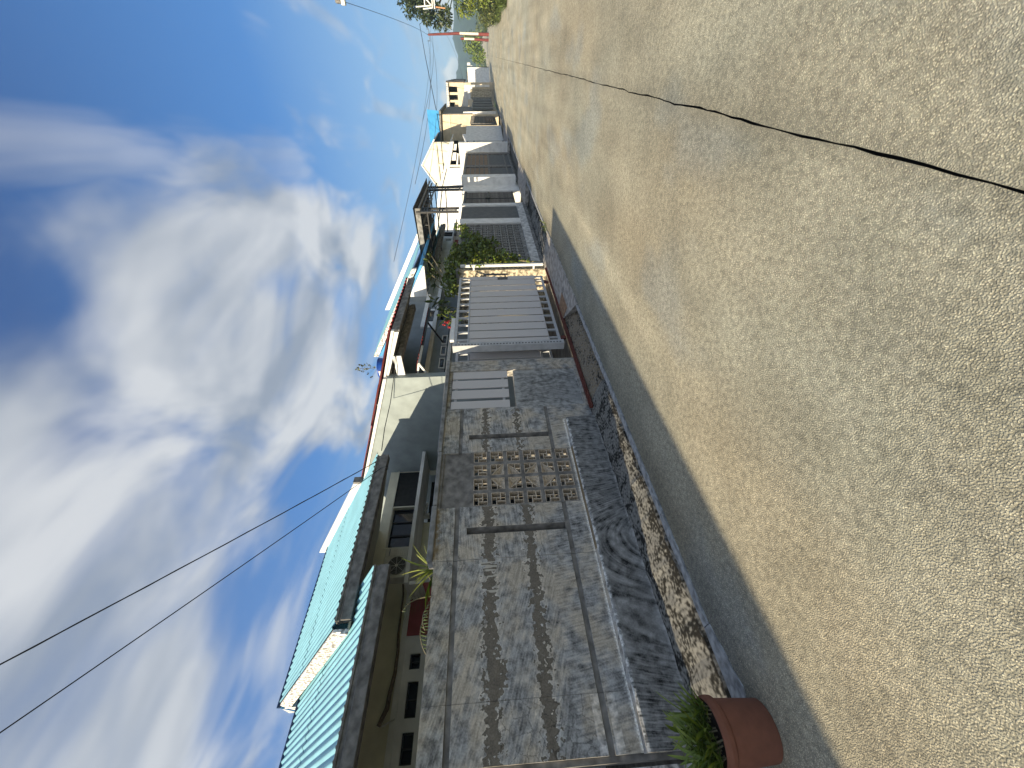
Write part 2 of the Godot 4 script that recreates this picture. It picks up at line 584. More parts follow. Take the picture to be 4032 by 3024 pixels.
func make_materials() -> void:
	var softb := nbytes(noise(FastNoiseLite.TYPE_SIMPLEX_SMOOTH, 0.012, 5, 101), 512, 512)
	var mottb := nbytes(noise(FastNoiseLite.TYPE_SIMPLEX_SMOOTH, 0.02, 6, 103), 512, 512)
	var grainb := nbytes(noise(FastNoiseLite.TYPE_SIMPLEX_SMOOTH, 0.2, 3, 105), 512, 512)
	var soft := gray_tex(softb, 512, 512, 0.80, 1.0, 1.4)
	var mott := gray_tex(mottb, 512, 512, 0.45, 1.0, 1.7)
	var grain := gray_tex(grainb, 512, 512, 0.86, 1.0, 1.2)
	var ngrain := normal_tex(grainb, 512, 512, 2.0)
	var nmott := normal_tex(mottb, 512, 512, 6.0)
	M.fence = mat(Color.WHITE, 0.9, null, 1.0)
	M.fence.albedo_texture = fence_texture()
	M.fence.uv1_scale = Vector3(1.0 / 5.2, 1.0 / 2.3, 1)
	M.fence.uv1_offset = Vector3(-0.3 / 5.2, 1.0, 0)
	M.fence.normal_enabled = true
	M.fence.normal_texture = nmott
	M.fence.normal_scale = 0.25
	M.gutter = mat(Color.WHITE, 0.95)
	M.gutter.albedo_texture = gutter_texture()
	M.gutter.uv1_scale = Vector3(1.0 / 14.0, 1.0 / 0.9, 1)
	M.gutter.uv1_offset = Vector3(1.0 / 14.0, 0, 0)
	var rt := road_textures()
	M.road = mat(Color.WHITE, 0.9, rt[0], 0.95, rt[1], 0.9)
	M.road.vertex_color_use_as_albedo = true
	M.kerb = mat(C(0.40, 0.41, 0.41), 0.9, mott, 0.9, nmott, 0.8)
	M.kerb_blue = mat(C(0.36, 0.43, 0.50), 0.9, mott, 1.6, nmott, 1.0)
	M.ramp = mat(C(0.46, 0.43, 0.39), 0.9, mott, 0.55, nmott, 0.7)
	M.ramp_rust = mat(C(0.36, 0.22, 0.13), 0.9, mott, 0.8, nmott, 0.7)
	M.yard = mat(C(0.16, 0.15, 0.13), 0.95, mott, 0.3, nmott, 0.5)
	M.board = mat(C(0.64, 0.61, 0.59), 0.75, grain, 1.2, ngrain, 0.15)
	M.gate = mat(C(0.50, 0.51, 0.52), 0.5, soft, 0.9)
	M.gate_dark = mat(C(0.10, 0.105, 0.115), 0.5, soft, 0.9)
	M.rust = mat(C(0.155, 0.042, 0.028), 0.75, mott, 2.0)
	M.cream_block = mat(C(0.74, 0.63, 0.49), 0.85, mott, 3.0, ngrain, 0.3)
	M.white = mat(C(0.80, 0.80, 0.78), 0.7, soft, 0.5, ngrain, 0.1)
	M.white_dirty = mat(C(0.74, 0.73, 0.70), 0.8, mott, 0.5)
	M.white_stain = mat(C(0.86, 0.82, 0.78), 0.8, gray_tex(mottb, 512, 512, 0.25, 1.0, 2.6), 1.1)
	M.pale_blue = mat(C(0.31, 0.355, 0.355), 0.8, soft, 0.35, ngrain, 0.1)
	M.slate_blue = mat(C(0.22, 0.25, 0.27), 0.8, soft, 0.35)  # blue of the front wall, with its shade put into the colour
	M.roof_blue = mat(C(0.26, 0.55, 0.66), 0.42, soft, 0.25)
	M.roof_blue.metallic = 0.15
	M.roof_deep = mat(C(0.07, 0.33, 0.62), 0.45, soft, 0.25)
	M.roof_red = mat(C(0.30, 0.045, 0.04), 0.5, soft, 0.3)
	M.roof_dark = mat(C(0.06, 0.055, 0.055), 0.6, soft, 0.3)
	M.ridge = mat(C(0.02, 0.05, 0.12), 0.5, soft, 0.3)
	M.concrete_dark = mat(C(0.27, 0.255, 0.235), 0.9, mott, 0.6, nmott, 0.4)
	M.concrete = mat(C(0.30, 0.30, 0.29), 0.9, mott, 0.5, nmott, 0.4)
	M.grey_panel = mat(C(0.135, 0.14, 0.14), 0.85, soft, 0.6)
	M.mottled = mat(C(0.62, 0.54, 0.40), 0.9, gray_tex(mottb, 512, 512, 0.28, 1.0, 2.6), 0.8, nmott, 0.6)
	M.soffit = mat(C(0.50, 0.48, 0.34), 0.8, soft, 0.4)
	M.wall_cream = mat(C(0.74, 0.71, 0.56), 0.8, soft, 0.3)
	M.wall_white = mat(C(0.82, 0.82, 0.80), 0.8, soft, 0.3)
	M.beige = mat(C(0.70, 0.60, 0.44), 0.8, soft, 0.3)
	M.cream = mat(C(0.78, 0.73, 0.60), 0.8, soft, 0.3)
	M.red_wall = mat(C(0.34, 0.07, 0.075), 0.8, soft, 0.6)
	M.glass_dark = mat(C(0.006, 0.008, 0.014), 0.08)
	M.black_panel = mat(C(0.016, 0.017, 0.018), 0.6, mott, 0.7)
	M.void = mat(C(0.01, 0.01, 0.01), 0.9)
	M.wood_old = mat(C(0.20, 0.145, 0.10), 0.85, mott, 1.2)
	M.brown_block = mat(C(0.33, 0.245, 0.175), 0.85, soft, 1.0)
	M.metal_black = mat(C(0.02, 0.02, 0.022), 0.5)
	M.ac = mat(C(0.66, 0.66, 0.63), 0.5, soft, 0.8)
	M.ac_dark = mat(C(0.05, 0.05, 0.05), 0.6)
	M.ac_mark = mat(C(0.03, 0.05, 0.20), 0.5)
	M.wire = mat(C(0.012, 0.012, 0.014), 0.6)
	M.wire_pale = mat(C(0.12, 0.15, 0.19), 0.6)
	M.pot = mat(C(0.215, 0.085, 0.052), 0.62, soft, 2.0)
	M.soil = mat(C(0.035, 0.026, 0.018), 0.95, mott, 4.0)
	M.hose = mat(C(0.015, 0.035, 0.11), 0.4)
	M.tank = mat(C(0.015, 0.085, 0.42), 0.35, soft, 1.0)
	M.bark = mat(C(0.17, 0.13, 0.09), 0.9, mott, 1.5, nmott, 0.8)
	M.stem = mat(C(0.26, 0.22, 0.13), 0.8)
	M.leaf = leafmat(Color.WHITE, C(0.14, 0.19, 0.015))
	M.leaf_dark = leafmat(Color.WHITE, C(0.03, 0.05, 0.005), 0.45)
	M.flower = mat(C(0.62, 0.06, 0.05), 0.6)
	M.grass = mat(C(0.055, 0.085, 0.018), 0.95, mott, 0.13)
	M.grass.vertex_color_use_as_albedo = true
	M.hill = mat(Color.WHITE, 1.0, mott, 0.02)
	M.hill.vertex_color_use_as_albedo = true
	M.path = mat(C(0.46, 0.42, 0.33), 0.95, soft, 0.05)
	M.pole_red = mat(C(0.26, 0.055, 0.045), 0.7, mott, 1.0)
	M.copper = mat(C(0.42, 0.21, 0.10), 0.7)

# ---------------------------------------------------------------- leaves
# a lance-shaped leaf along +z with a fold on its midrib, drooping with its length
func leaf_mesh(length: float, width: float, droop: float, fold := 0.25, seg := 6, tint := Color(0.1, 0.16, 0.03), tip := Color(0.16, 0.2, 0.04)) -> ArrayMesh:
	var st := S()
	var rows := []
	for i in seg + 1:
		var t := float(i) / seg
		var wv := width * 0.5 * pow(sin(PI * clampf(0.08 + 0.92 * t, 0, 1)), 0.75) if t < 1.0 else 0.0
		var p := Vector3(0, -droop * t * t * length, length * t * (1.0 - 0.18 * droop * t))
		rows.append([p + Vector3(-wv, fold * wv, 0), p, p + Vector3(wv, fold * wv, 0), tint.lerp(tip, t)])
	for i in seg:
		var a = rows[i]
		var b = rows[i + 1]
		for s in 2:
			var q := [a[s], b[s], b[s + 1], a[s + 1]]
			var n: Vector3 = (q[1] - q[0]).cross(q[2] - q[0]).normalized()
			if n.length() < 0.5:
				n = (q[2] - q[0]).cross(q[3] - q[0]).normalized()
			if n.y < 0:
				n = -n
			for j in [[0, 1, 2], [0, 2, 3]]:
				ntri(st, [q[j[0]], q[j[1]], q[j[2]]], [n, n, n], [a[3], b[3], a[3] if j[2] == 3 else b[3]])
	return st.commit()

func aim(at: Vector3, dir: Vector3, roll := 0.0, s := 1.0) -> Transform3D:
	var z := dir.normalized()
	var ref := Vector3.UP if absf(z.y) < 0.97 else Vector3.RIGHT
	var x := ref.cross(z).normalized()
	var y := z.cross(x)
	var b := Basis(x, y, z).rotated(z, roll)
	return Transform3D(b.scaled(Vector3(s, s, s)) if s != 1.0 else b, at)

func multi(called: String, mesh: Mesh, xfs: Array, cols: Array, m, parent: Node3D, stuff := true) -> MultiMeshInstance3D:
	var mm := MultiMesh.new()
	mm.transform_format = MultiMesh.TRANSFORM_3D
	mm.use_colors = true
	mm.mesh = mesh
	mm.instance_count = xfs.size()
	for i in xfs.size():
		mm.set_instance_transform(i, xfs[i])
		mm.set_instance_color(i, cols[i])
	var o := MultiMeshInstance3D.new()
	o.name = called if parent != self else numbered(called)
	o.multimesh = mm
	o.material_override = m
	parent.add_child(o, true)
	if stuff:
		o.set_meta("kind", "stuff")
	if parent != self:
		o.position = -parent.position
	return o

func rv(s := 1.0) -> Vector3:
	return Vector3(rng.randf_range(-s, s), rng.randf_range(-s, s), rng.randf_range(-s, s))

# leaves strewn through a list of ellipsoids [centre, radii, count]
func strew(blobs: Array, size: float, base: Color, vary: float, xfs: Array, cols: Array) -> void:
	for b in blobs:
		var n: int = b[2]
		for i in n:
			var d := rv().normalized()
			var r := pow(rng.randf(), 0.42)
			var p: Vector3 = b[0] + d * b[1] * r
			var dir := (d * 0.7 + rv(0.8) + Vector3(0, -0.25, 0)).normalized()
			xfs.append(aim(p, dir, rng.randf_range(-1, 1), size * rng.randf_range(0.65, 1.3)))
			var k := 1.0 + rng.randf_range(-vary, vary)
			cols.append(Color(base.r * k * rng.randf_range(0.85, 1.2), base.g * k, base.b * k))

# ---------------------------------------------------------------- ground, road, gutter
func hash2(x: float, z: float, n: FastNoiseLite) -> float:
	return n.get_noise_2d(x, z)

func road_colour(x: float, z: float, n1: FastNoiseLite, n2: FastNoiseLite) -> Color:
	var v := 1.0 + 0.26 * n1.get_noise_2d(x * 0.5, z * 1.0) + 0.24 * n2.get_noise_2d(x * 0.16, z * 3.0) * smoothstep(2.0, 14.0, x) + 0.16 * n2.get_noise_2d(x * 2.3, z * 2.9)
	# pale worn trail along the near wheel track
	var tr := 2.05 + 0.03 * (x - 4.0) + 0.16 * n1.get_noise_2d(x * 1.2, 7.0)
	v += 0.30 * smoothstep(0.16, 0.0, absf(z - tr)) * smoothstep(2.6, 3.6, x) * smoothstep(9.5, 6.0, x)
	v += 0.26 * smoothstep(0.34, 0.0, Vector2((x - 2.15) * 0.55, z - 2.15 - 0.1 * (x - 2.0)).length()) + 0.22 * smoothstep(0.5, 0.0, Vector2((x - 4.6) * 0.5, z - 3.2).length())
	# damp dark silt at the gutter side
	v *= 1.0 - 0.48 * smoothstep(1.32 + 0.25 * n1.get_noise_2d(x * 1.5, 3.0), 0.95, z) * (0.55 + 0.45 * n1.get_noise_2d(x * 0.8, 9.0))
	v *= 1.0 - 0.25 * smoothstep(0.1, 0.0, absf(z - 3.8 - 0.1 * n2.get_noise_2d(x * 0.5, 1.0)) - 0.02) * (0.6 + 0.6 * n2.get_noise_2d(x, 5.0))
	v = clampf(v, 0.35, 1.6)
	var blue := smoothstep(0.15, 0.5, n1.get_noise_2d(x * 0.35 + 20.0, z * 0.8)) * 0.10
	var warm := 0.08 * n2.get_noise_2d(x * 0.2 + 50.0, z * 0.5)
	v *= 1.0 + 0.32 * smoothstep(4.0, 22.0, x)  # paler with distance: the brightness of grazing light painted into the colour
	return Color(0.66 * v * (1.0 - blue + warm), 0.615 * v * (1.0 - blue * 0.3), 0.475 * v * (1.0 + blue - warm))

func road_sheet(st: SurfaceTool, xs: Array, zlo: Callable, zhi: Callable, nz: int, y: float, n1: FastNoiseLite, n2: FastNoiseLite) -> void:
	var rows := []
	for x in xs:
		var r := []
		for k in nz + 1:
			var z: float = lerpf(zlo.call(x), zhi.call(x), float(k) / nz)
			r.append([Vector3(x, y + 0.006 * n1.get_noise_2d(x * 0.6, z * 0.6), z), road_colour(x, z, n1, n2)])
		rows.append(r)
	for i in rows.size() - 1:
		for k in nz:
			var q := [rows[i][k], rows[i][k + 1], rows[i + 1][k + 1], rows[i + 1][k]]
			for j in [0, 2, 1, 0, 3, 2]:
				vtx(st, q[j][0], Vector3.UP, q[j][1])

func make_ground() -> void:
	var n1 := noise(FastNoiseLite.TYPE_SIMPLEX_SMOOTH, 1.0, 4, 201)
	var n2 := noise(FastNoiseLite.TYPE_SIMPLEX_SMOOTH, 1.0, 3, 203)
	# one sheet that reaches the horizon
	var g := S()
	var xs := [-400.0, -60.0, -12.0, 0.0, 20.0, 40.0, 60.0, 80.0, 110.0, 150.0, 200.0, 300.0, 500.0, 900.0, 1800.0]
	var zs := [-1800.0, -600.0, -200.0, -60.0, -12.0, 0.0, 12.0, 40.0, 120.0, 400.0, 1500.0]
	for i in xs.size() - 1:
		for k in zs.size() - 1:
			var q := [Vector3(xs[i], -0.34, zs[k]), Vector3(xs[i], -0.34, zs[k + 1]), Vector3(xs[i + 1], -0.34, zs[k + 1]), Vector3(xs[i + 1], -0.34, zs[k])]
			for j in [0, 2, 1, 0, 3, 2]:
				var v := 1.0 + 0.35 * n1.get_noise_2d(q[j].x * 0.02, q[j].z * 0.05)
				vtx(g, q[j], Vector3.UP, Color(1.3 * v, 1.15 * v, v))
	structure("ground", g, M.grass)
	# road: two cast strips with an open joint between them
	var joint := func(x: float) -> float: return 3.76 + 0.016 * (x - 3.0) + 0.012 * n2.get_noise_2d(x * 0.9, 2.0) + 0.008 * n2.get_noise_2d(x * 7.0, 4.0)
	var gap := func(x: float) -> float: return 0.005 + 0.004 * n2.get_noise_2d(x * 3.0, 8.0)
	var far_edge := func(x: float) -> float: return polyfn(x, [[-5.0, 6.75], [29.0, 6.75], [34.0, 6.5], [60.0, 8.4], [88.0, 8.2], [120.0, 9.5]])
	var near_edge := func(x: float) -> float: return polyfn(x, [[-5.0, 0.885], [30.0, 0.885], [45.0, 1.3], [60.0, 1.9], [90.0, 3.2], [120.0, 5.2]])
	var xa := []
	var x := -5.0
	while x < 14.0:
		xa.append(x)
		x += 0.11
	while x < 120.0:
		xa.append(x)
		x *= 1.012
	xa.append(120.0)
	var r := S()
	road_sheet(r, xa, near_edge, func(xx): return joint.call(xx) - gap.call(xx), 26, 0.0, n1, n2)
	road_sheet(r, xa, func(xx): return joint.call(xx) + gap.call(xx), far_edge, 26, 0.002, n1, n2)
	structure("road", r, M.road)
	var bed := S()
	for i in xa.size() - 1:
		var a: float = xa[i]
		var b: float = xa[i + 1]
		quad(bed, Vector3(a, -0.035, joint.call(a) - 0.05), Vector3(a, -0.035, joint.call(a) + 0.05), Vector3(b, -0.035, joint.call(b) + 0.05), Vector3(b, -0.035, joint.call(b) - 0.05))
	structure("road_joint", bed, M.void)
	var base := S()
	box(base, -5, -0.33, 0.90, 120, -0.04, 3.0)
	structure("road_base", base, M.concrete_dark)
	# yards behind the fences
	var y := S()
	box(y, -12, -0.33, -16.0, 50, 0.0, -0.02)
	structure("yard_ground", y, M.yard)
	# gutter
	var gu := S()
	var nx := 260
	var prof := [[-0.02, 0.035], [0.06, 0.03], [0.2, 0.005], [0.38, -0.035], [0.52, -0.085], [0.6, -0.20], [0.7, -0.25], [0.81, -0.25]]
	for i in nx:
		for k in prof.size() - 1:
			var q := []
			for e in [[i, k], [i, k + 1], [i + 1, k + 1], [i + 1, k]]:
				var xx: float = -1.0 + 14.0 * e[0] / nx
				var p = prof[e[1]]
				var dz: float = 0.06 * n1.get_noise_2d(xx * 1.1, 30.0 + p[0]) if e[1] > 1 and e[1] < 7 else 0.0
				q.append(Vector3(xx, p[1] + 0.022 * n1.get_noise_2d(xx * 3.0, p[0] * 6.0), p[0] + dz))
			quad(gu, q[0], q[1], q[2], q[3])
	box(gu, 12.9, -0.33, -0.02, 40.0, -0.12, 0.82)
	structure("gutter", gu, M.gutter)
	# kerb along the gutter, cast in uneven lengths
	var kerbs := Node3D.new()
	kerbs.name = "kerb"
	add_child(kerbs)
	kerbs.set_meta("kind", "structure")
	x = -0.9
	var kk := 0
	while x < 41.0:
		var len := rng.randf_range(0.9, 1.6)
		if x < 0.93 and x + len > 0.93:
			len = 0.93 - x
		var st := S()
		var n := 8
		var w0 := 0.09 if x < 0.93 else 0.075
		for i in n:
			var a := x + len * i / n
			var b := x + len * (i + 1) / n
			var za := [0.80 + 0.012 * n1.get_noise_2d(a * 4.0, 1.0), 0.80 + w0 + 0.03 * n1.get_noise_2d(a * 5.0, 12.0) + (0.10 * smoothstep(0.95, 0.5, a) * smoothstep(0.2, 0.6, a))]
			var zb := [0.80 + 0.012 * n1.get_noise_2d(b * 4.0, 1.0), 0.80 + w0 + 0.03 * n1.get_noise_2d(b * 5.0, 12.0) + (0.10 * smoothstep(0.95, 0.5, b) * smoothstep(0.2, 0.6, b))]
			var ya := 0.014 + 0.006 * n1.get_noise_2d(a * 3.0, 5.0)
			var yb := 0.014 + 0.006 * n1.get_noise_2d(b * 3.0, 5.0)
			quad(st, Vector3(a, ya, za[0]), Vector3(a, ya - 0.003, za[1]), Vector3(b, yb - 0.003, zb[1]), Vector3(b, yb, zb[0]))
			quad(st, Vector3(a, ya, za[0]), Vector3(b, yb, zb[0]), Vector3(b, -0.33, zb[0]), Vector3(a, -0.33, za[0]))
			quad(st, Vector3(a, ya - 0.003, za[1]), Vector3(a, -0.05, za[1] + 0.01), Vector3(b, -0.05, zb[1] + 0.01), Vector3(b, yb - 0.003, zb[1]))
		var gapx := 0.006
		obj("kerb_stone", st, M.kerb_blue if x > 0.2 and x < 0.9 else M.kerb, kerbs)
		x += len + gapx
		kk += 1
	# slabs that bridge the gutter in front of the gates
	var slabs := [[[6.75, -0.02], [9.75, -0.02], [9.38, 0.90], [5.75, 0.90]], [[14.9, -0.02], [18.7, -0.02], [18.1, 0.92], [14.9, 0.92]], [[25.6, -0.02], [31.0, -0.02], [30.6, 0.95], [25.8, 0.95]]]
	for s in slabs:
		var st := S()
		var c := []
		for p in s:
			c.append(Vector3(p[0], 0.045 if p[1] < 0.5 else 0.022, p[1]))
		quad(st, c[0], c[3], c[2], c[1])
		for i in 4:
			var a: Vector3 = c[i]
			var b: Vector3 = c[(i + 1) % 4]
			quad(st, a, b, b - Vector3(0, 0.13, 0), a - Vector3(0, 0.13, 0))
		structure("driveway_slab", st, M.ramp)
	var ru := S()
	quad(ru, Vector3(6.6, 0.047, 0.13), Vector3(6.35, 0.036, 0.5), Vector3(7.0, 0.037, 0.5), Vector3(7.1, 0.047, 0.13))
	structure("rust_stain", ru, M.ramp_rust)
	# shoulder of the road on the far side and the track that goes on behind it
	var ve := S()
	for i in 40:
		var a := 20.0 + 2.5 * i
		var b := a + 2.5
		var ya := -0.012 + 0.25 * smoothstep(20.0, 60.0, a) * 0.3
		quad(ve, Vector3(a, -0.012, far_edge.call(a) - 0.25), Vector3(a, ya + 0.1, 30.0), Vector3(b, ya + 0.1, 30.0), Vector3(b, -0.012, far_edge.call(b) - 0.25))
	structure("verge", ve, M.grass)
	var pa := S()
	for i in 20:
		var a := 119.0 + 6.0 * i
		quad(pa, Vector3(a, 0.01 + 0.004 * i, 4.6 - 0.02 * i), Vector3(a, 0.01 + 0.004 * i, 9.4 + 0.12 * i), Vector3(a + 6, 0.014 + 0.004 * i, 9.52 + 0.12 * i), Vector3(a + 6, 0.014 + 0.004 * i, 4.58 - 0.02 * i))
	structure("path", pa, M.path)
	# wooded hills far behind
	var hi := S()
	var hn := noise(FastNoiseLite.TYPE_SIMPLEX_SMOOTH, 1.0, 3, 211)
	var hf := noise(FastNoiseLite.TYPE_SIMPLEX_SMOOTH, 1.0, 3, 213)
	var W := 130
	var D := 26
	var pt := func(i: int, k: int) -> Array:
		var zz: float = -420.0 + 620.0 * i / W
		var xx: float = 430.0 + 330.0 * k / D
		var t := float(k) / D
		var ridge: float = 33.0 + 9.0 * hn.get_noise_2d(zz * 0.006, 1.0) + 4.0 * hn.get_noise_2d(zz * 0.03, 4.0) + 5.0 * smoothstep(5.0, -20.0, zz) - 7.0 * smoothstep(20.0, 60.0, zz)
		var yy: float = ridge * sin(t * PI * 0.62) + 2.6 * hf.get_noise_2d(zz * 0.11, xx * 0.08) * smoothstep(0.0, 0.15, t) + 1.2 * hf.get_noise_2d(zz * 0.4, xx * 0.2)
		var v: float = 0.75 + 0.5 * hf.get_noise_2d(zz * 0.07 + 9.0, xx * 0.05) + 0.35 * hf.get_noise_2d(zz * 0.5, xx * 0.3)
		return [Vector3(xx, yy - 0.4, zz), Color(0.040 * v, 0.062 * v, 0.026 * v)]
	for i in W:
		for k in D:
			var q := [pt.call(i, k), pt.call(i, k + 1), pt.call(i + 1, k + 1), pt.call(i + 1, k)]
			var nn: Vector3 = (q[2][0] - q[0][0]).cross(q[3][0] - q[1][0]).normalized()
			if nn.y < 0:
				nn = -nn
			for j in [[0, 1, 2], [0, 2, 3]]:
				ntri(hi, [q[j[0]][0], q[j[1]][0], q[j[2]][0]], [nn, nn, nn], [q[j[0]][1], q[j[1]][1], q[j[2]][1]])
	structure("hills", hi, M.hill)

# ---------------------------------------------------------------- the near fence
func pinwheel_block() -> ArrayMesh:
	var st := S()
	var h := 0.085
	var o := 0.024
	var t := 0.013
	var z0 := -0.075
	var z1 := -0.016
	# frame of the block, set a little behind the mortar
	for s in [[-h, -h, h, -h + 0.006], [-h, h - 0.006, h, h], [-h, -h + 0.006, -h + 0.006, h - 0.006], [h - 0.006, -h + 0.006, h, h - 0.006]]:
		box(st, s[0], s[1], -0.085, s[2], s[3], -0.006)
	box(st, -h + 0.006, o - t * 0.5, z0, o + t * 0.5, o + t * 0.5, z1, 0.004)
	box(st, o - t * 0.5, -o - t * 0.5, z0, o + t * 0.5, o - t * 0.5, z1, 0.004)
	box(st, -o + t * 0.5, -o - t * 0.5, z0, h - 0.006, -o + t * 0.5, z1 - 0.002, 0.004)
	box(st, -o - t * 0.5, -o - t * 0.5, z0, -o + t * 0.5, o - t * 0.5, z1 - 0.002, 0.004)
	box(st, o - t * 0.5, o + t * 0.5, z0, o + t * 0.5, h - 0.006, z1 - 0.002, 0.004)
	box(st, -o - t * 0.5, -h + 0.006, z0, -o + t * 0.5, -o - t * 0.5, z1 - 0.002, 0.004)
	return st.commit()

func fan_block() -> ArrayMesh:
	# a cross whose arms run to two sides and two corners, with scooped faces between the corner arms
	var st := S()
	var h := 0.085
	var t := 0.012
	for s in [[-h, -h, h, -h + 0.006], [-h, h - 0.006, h, h], [-h, -h + 0.006, -h + 0.006, h - 0.006], [h - 0.006, -h + 0.006, h, h - 0.006]]:
		box(st, s[0], s[1], -0.085, s[2], s[3], -0.006)
	var c := Vector3(-0.006, 0.008, -0.018)
	for e in [Vector3(-h + 0.004, 0.008, -0.02), Vector3(-0.006, h - 0.004, -0.02), Vector3(h - 0.006, h - 0.008, -0.02), Vector3(-h + 0.006, -h + 0.008, -0.02)]:
		bar(st, c + Vector3(0, 0, -0.018), e + Vector3(0, 0, -0.018), t, 0.045, 0.003)
	var pit := Vector3(0.028, -0.026, -0.082)
	var rim := [Vector3(h - 0.006, h - 0.014, -0.022), Vector3(h - 0.006, -h + 0.006, -0.016), Vector3(-h + 0.012, -h + 0.006, -0.022), c + Vector3(0.006, -0.006, -0.012)]
	for i in 4:
		tri(st, rim[(i + 1) % 4], rim[i], pit)
	return st.commit()

func make_near_fence() -> void:
	var f := thing("concrete_fence", "grey bare concrete fence with slots and vent blocks, nearest the camera", "fence", Vector3(2.9, 0, 0))
	var sec := func(called: String, rects: Array, mm) -> void:
		var st := S()
		for r in rects:
			box(st, r[0], r[1], -0.15 if r.size() < 6 else r[5], r[2], r[3], r[4])
		obj(called, st, mm, f)
	var gu := -0.014
	# each cast section: [x0, y0, x1, y1, front]
	var section := func(x0: float, x1: float, z: float, top: float, slot: float) -> void:
		var st := S()
		var cols := [[x0, x1]]
		if slot > 0.0:
			cols = [[x0, slot - 0.042], [slot + 0.042, x1]]
		box(st, x0, 0.0, -0.15, x1, 0.683, z)
		for c in cols:
			box(st, c[0], 0.735, -0.15, c[1], 1.848, z)
		box(st, x0, 1.848, -0.15, x1, 1.934, z)
		box(st, x0, 1.985, -0.15, x1, top, z)
		obj("wall_section", st, M.fence, f)
		var gs := S()
		box(gs, x0, 0.683, -0.15, x1, 0.735, z + gu)
		obj("groove", gs, M.concrete_dark, f)
		gs = S()
		box(gs, x0, 1.934, -0.15, x1, 1.985, z + gu)
		obj("groove", gs, M.concrete_dark, f)
		if slot > 0.0:
			var ss := S()
			box(ss, slot - 0.042, 0.735, -0.15, slot + 0.042, 1.848, -0.085)
			prism_y(ss, [Vector2(slot + 0.042, -0.002), Vector2(slot + 0.042, -0.085), Vector2(slot + 0.012, -0.085)], 0.735, 1.848)
			obj("slot", ss, M.concrete_dark, f)
	section.call(0.385, 0.762, 0.006, 2.18, -1.0)
	section.call(0.765, 1.945, 0.0, 2.18, -1.0)
	section.call(1.949, 2.575, 0.002, 2.20, 2.27)
	section.call(3.398, 4.243, 0.0, 2.20, 3.672)
	sec.call("end_strip", [[0.345, 0.0, 0.384, 2.17, -0.012]], M.concrete_dark)
	# panel of vent blocks
	sec.call("lintel", [[2.576, 1.823, 3.397, 2.165, -0.022], [2.576, 2.165, 3.397, 2.20, 0.0]], M.concrete_dark)
	sec.call("sill", [[2.576, 0.0, 3.397, 0.512, 0.0]], M.fence)
	var px := 0.2135
	var py := 0.2165
	var bx := 2.589
	var by := 0.525
	var mort := S()
	for i in 5:
		var xx: float = bx + px * i - 0.5 * (px - 0.17)
		if i == 0:
			box(mort, 2.576, 0.512, -0.13, bx, 1.823, -0.004)
		elif i == 4:
			box(mort, bx + px * 3 + 0.17, 0.512, -0.13, 3.397, 1.823, -0.004)
		else:
			box(mort, xx - 0.5 * (px - 0.17), 0.512, -0.13, xx + 0.5 * (px - 0.17), 1.823, -0.004)
	for i in 4:
		for k in 5:
			box(mort, bx + px * i, by + py * k + 0.17, -0.13, bx + px * i + 0.17, by + py * (k + 1), -0.007)
		box(mort, bx + px * i, 0.512, -0.13, bx + px * i + 0.17, by, -0.007)
		box(mort, bx + px * i, by + py * 5 + 0.17, -0.13, bx + px * i + 0.17, 1.823, -0.007)
	obj("mortar", mort, M.concrete_dark, f)
	var pin := pinwheel_block()
	var fan := fan_block()
	for i in 4:
		for k in 6:
			var at := Vector3(bx + px * i + 0.085, by + py * k + 0.085, 0.0) - f.position
			var inner: bool = i > 0 and i < 3 and k > 0 and k < 5
			var b := Basis.IDENTITY
			if inner:
				b = Basis.from_scale(Vector3(1 if i == 1 else -1, 1 if k % 2 == 0 else -1, 1))
			mesh_obj("vent_block", fan if inner else pin, M.cream_block, f, Transform3D(b, at))
	# right bay: boards above, a sunk panel below
	sec.call("sunk_panel", [[4.258, 0.095, 5.186, 1.138, -0.028]], M.fence)
	sec.call("wall_section", [[4.243, 0.0, 4.258, 2.20, -0.001], [4.258, 0.0, 5.186, 0.095, -0.001], [5.186, 0.0, 5.452, 2.20, 0.004]], M.fence)
	sec.call("wall_section", [[4.258, 2.152, 5.186, 2.20, -0.03]], M.fence)
	var rail := S()
	for yy in [1.30, 2.06]:
		box(rail, 4.258, yy, -0.065, 5.186, yy + 0.04, -0.035)
	obj("rail", rail, M.gate, f)
	for b in [[4.262, 4.442], [4.508, 4.702], [4.752, 4.948], [5.0, 5.182]]:
		var st := S()
		box(st, b[0], 1.236, -0.034, b[1], 2.142, -0.016, 0.003)
		obj("board", st, M.board, f)
	# cap and plinth
	var cap := S()
	for e in [[1.95, 2.6, 2.195, 2.257], [2.605, 3.41, 2.195, 2.25], [3.415, 5.47, 2.20, 2.262]]:
		box(cap, e[0], e[2], -0.17, e[1], e[3], 0.035, 0.008)
	obj("cap", cap, M.concrete, f)
	var pl := S()
	prism_x(pl, [Vector2(0.0, 0.0), Vector2(0.075, 0.0), Vector2(0.066, 0.43), Vector2(0.05, 0.452), Vector2(0.0, 0.468)], 0.378, 3.925)
	obj("plinth", pl, M.fence, f)

	# low painted wall next door, mostly hidden by the pot
	var nw := S()
	box(nw, -3.0, -0.05, -0.35, 0.32, 1.0, -0.12)
	tag(obj("low_wall", nw, M.white_stain, self), "stained white low wall ending beside the grey fence, behind the potted plant", "wall")
	# hose in the gutter
	var hs := S()
	tube(hs, [Vector3(0.25, -0.2, 0.62), Vector3(0.42, -0.12, 0.58), Vector3(0.52, -0.08, 0.60), Vector3(0.62, -0.08, 0.68), Vector3(0.70, -0.06, 0.78), Vector3(0.74, -0.12, 0.80)], 0.011)
	tag(obj("hose", hs, M.hose, self), "dark blue hose lying in the gutter beside the terracotta pot", "hose")

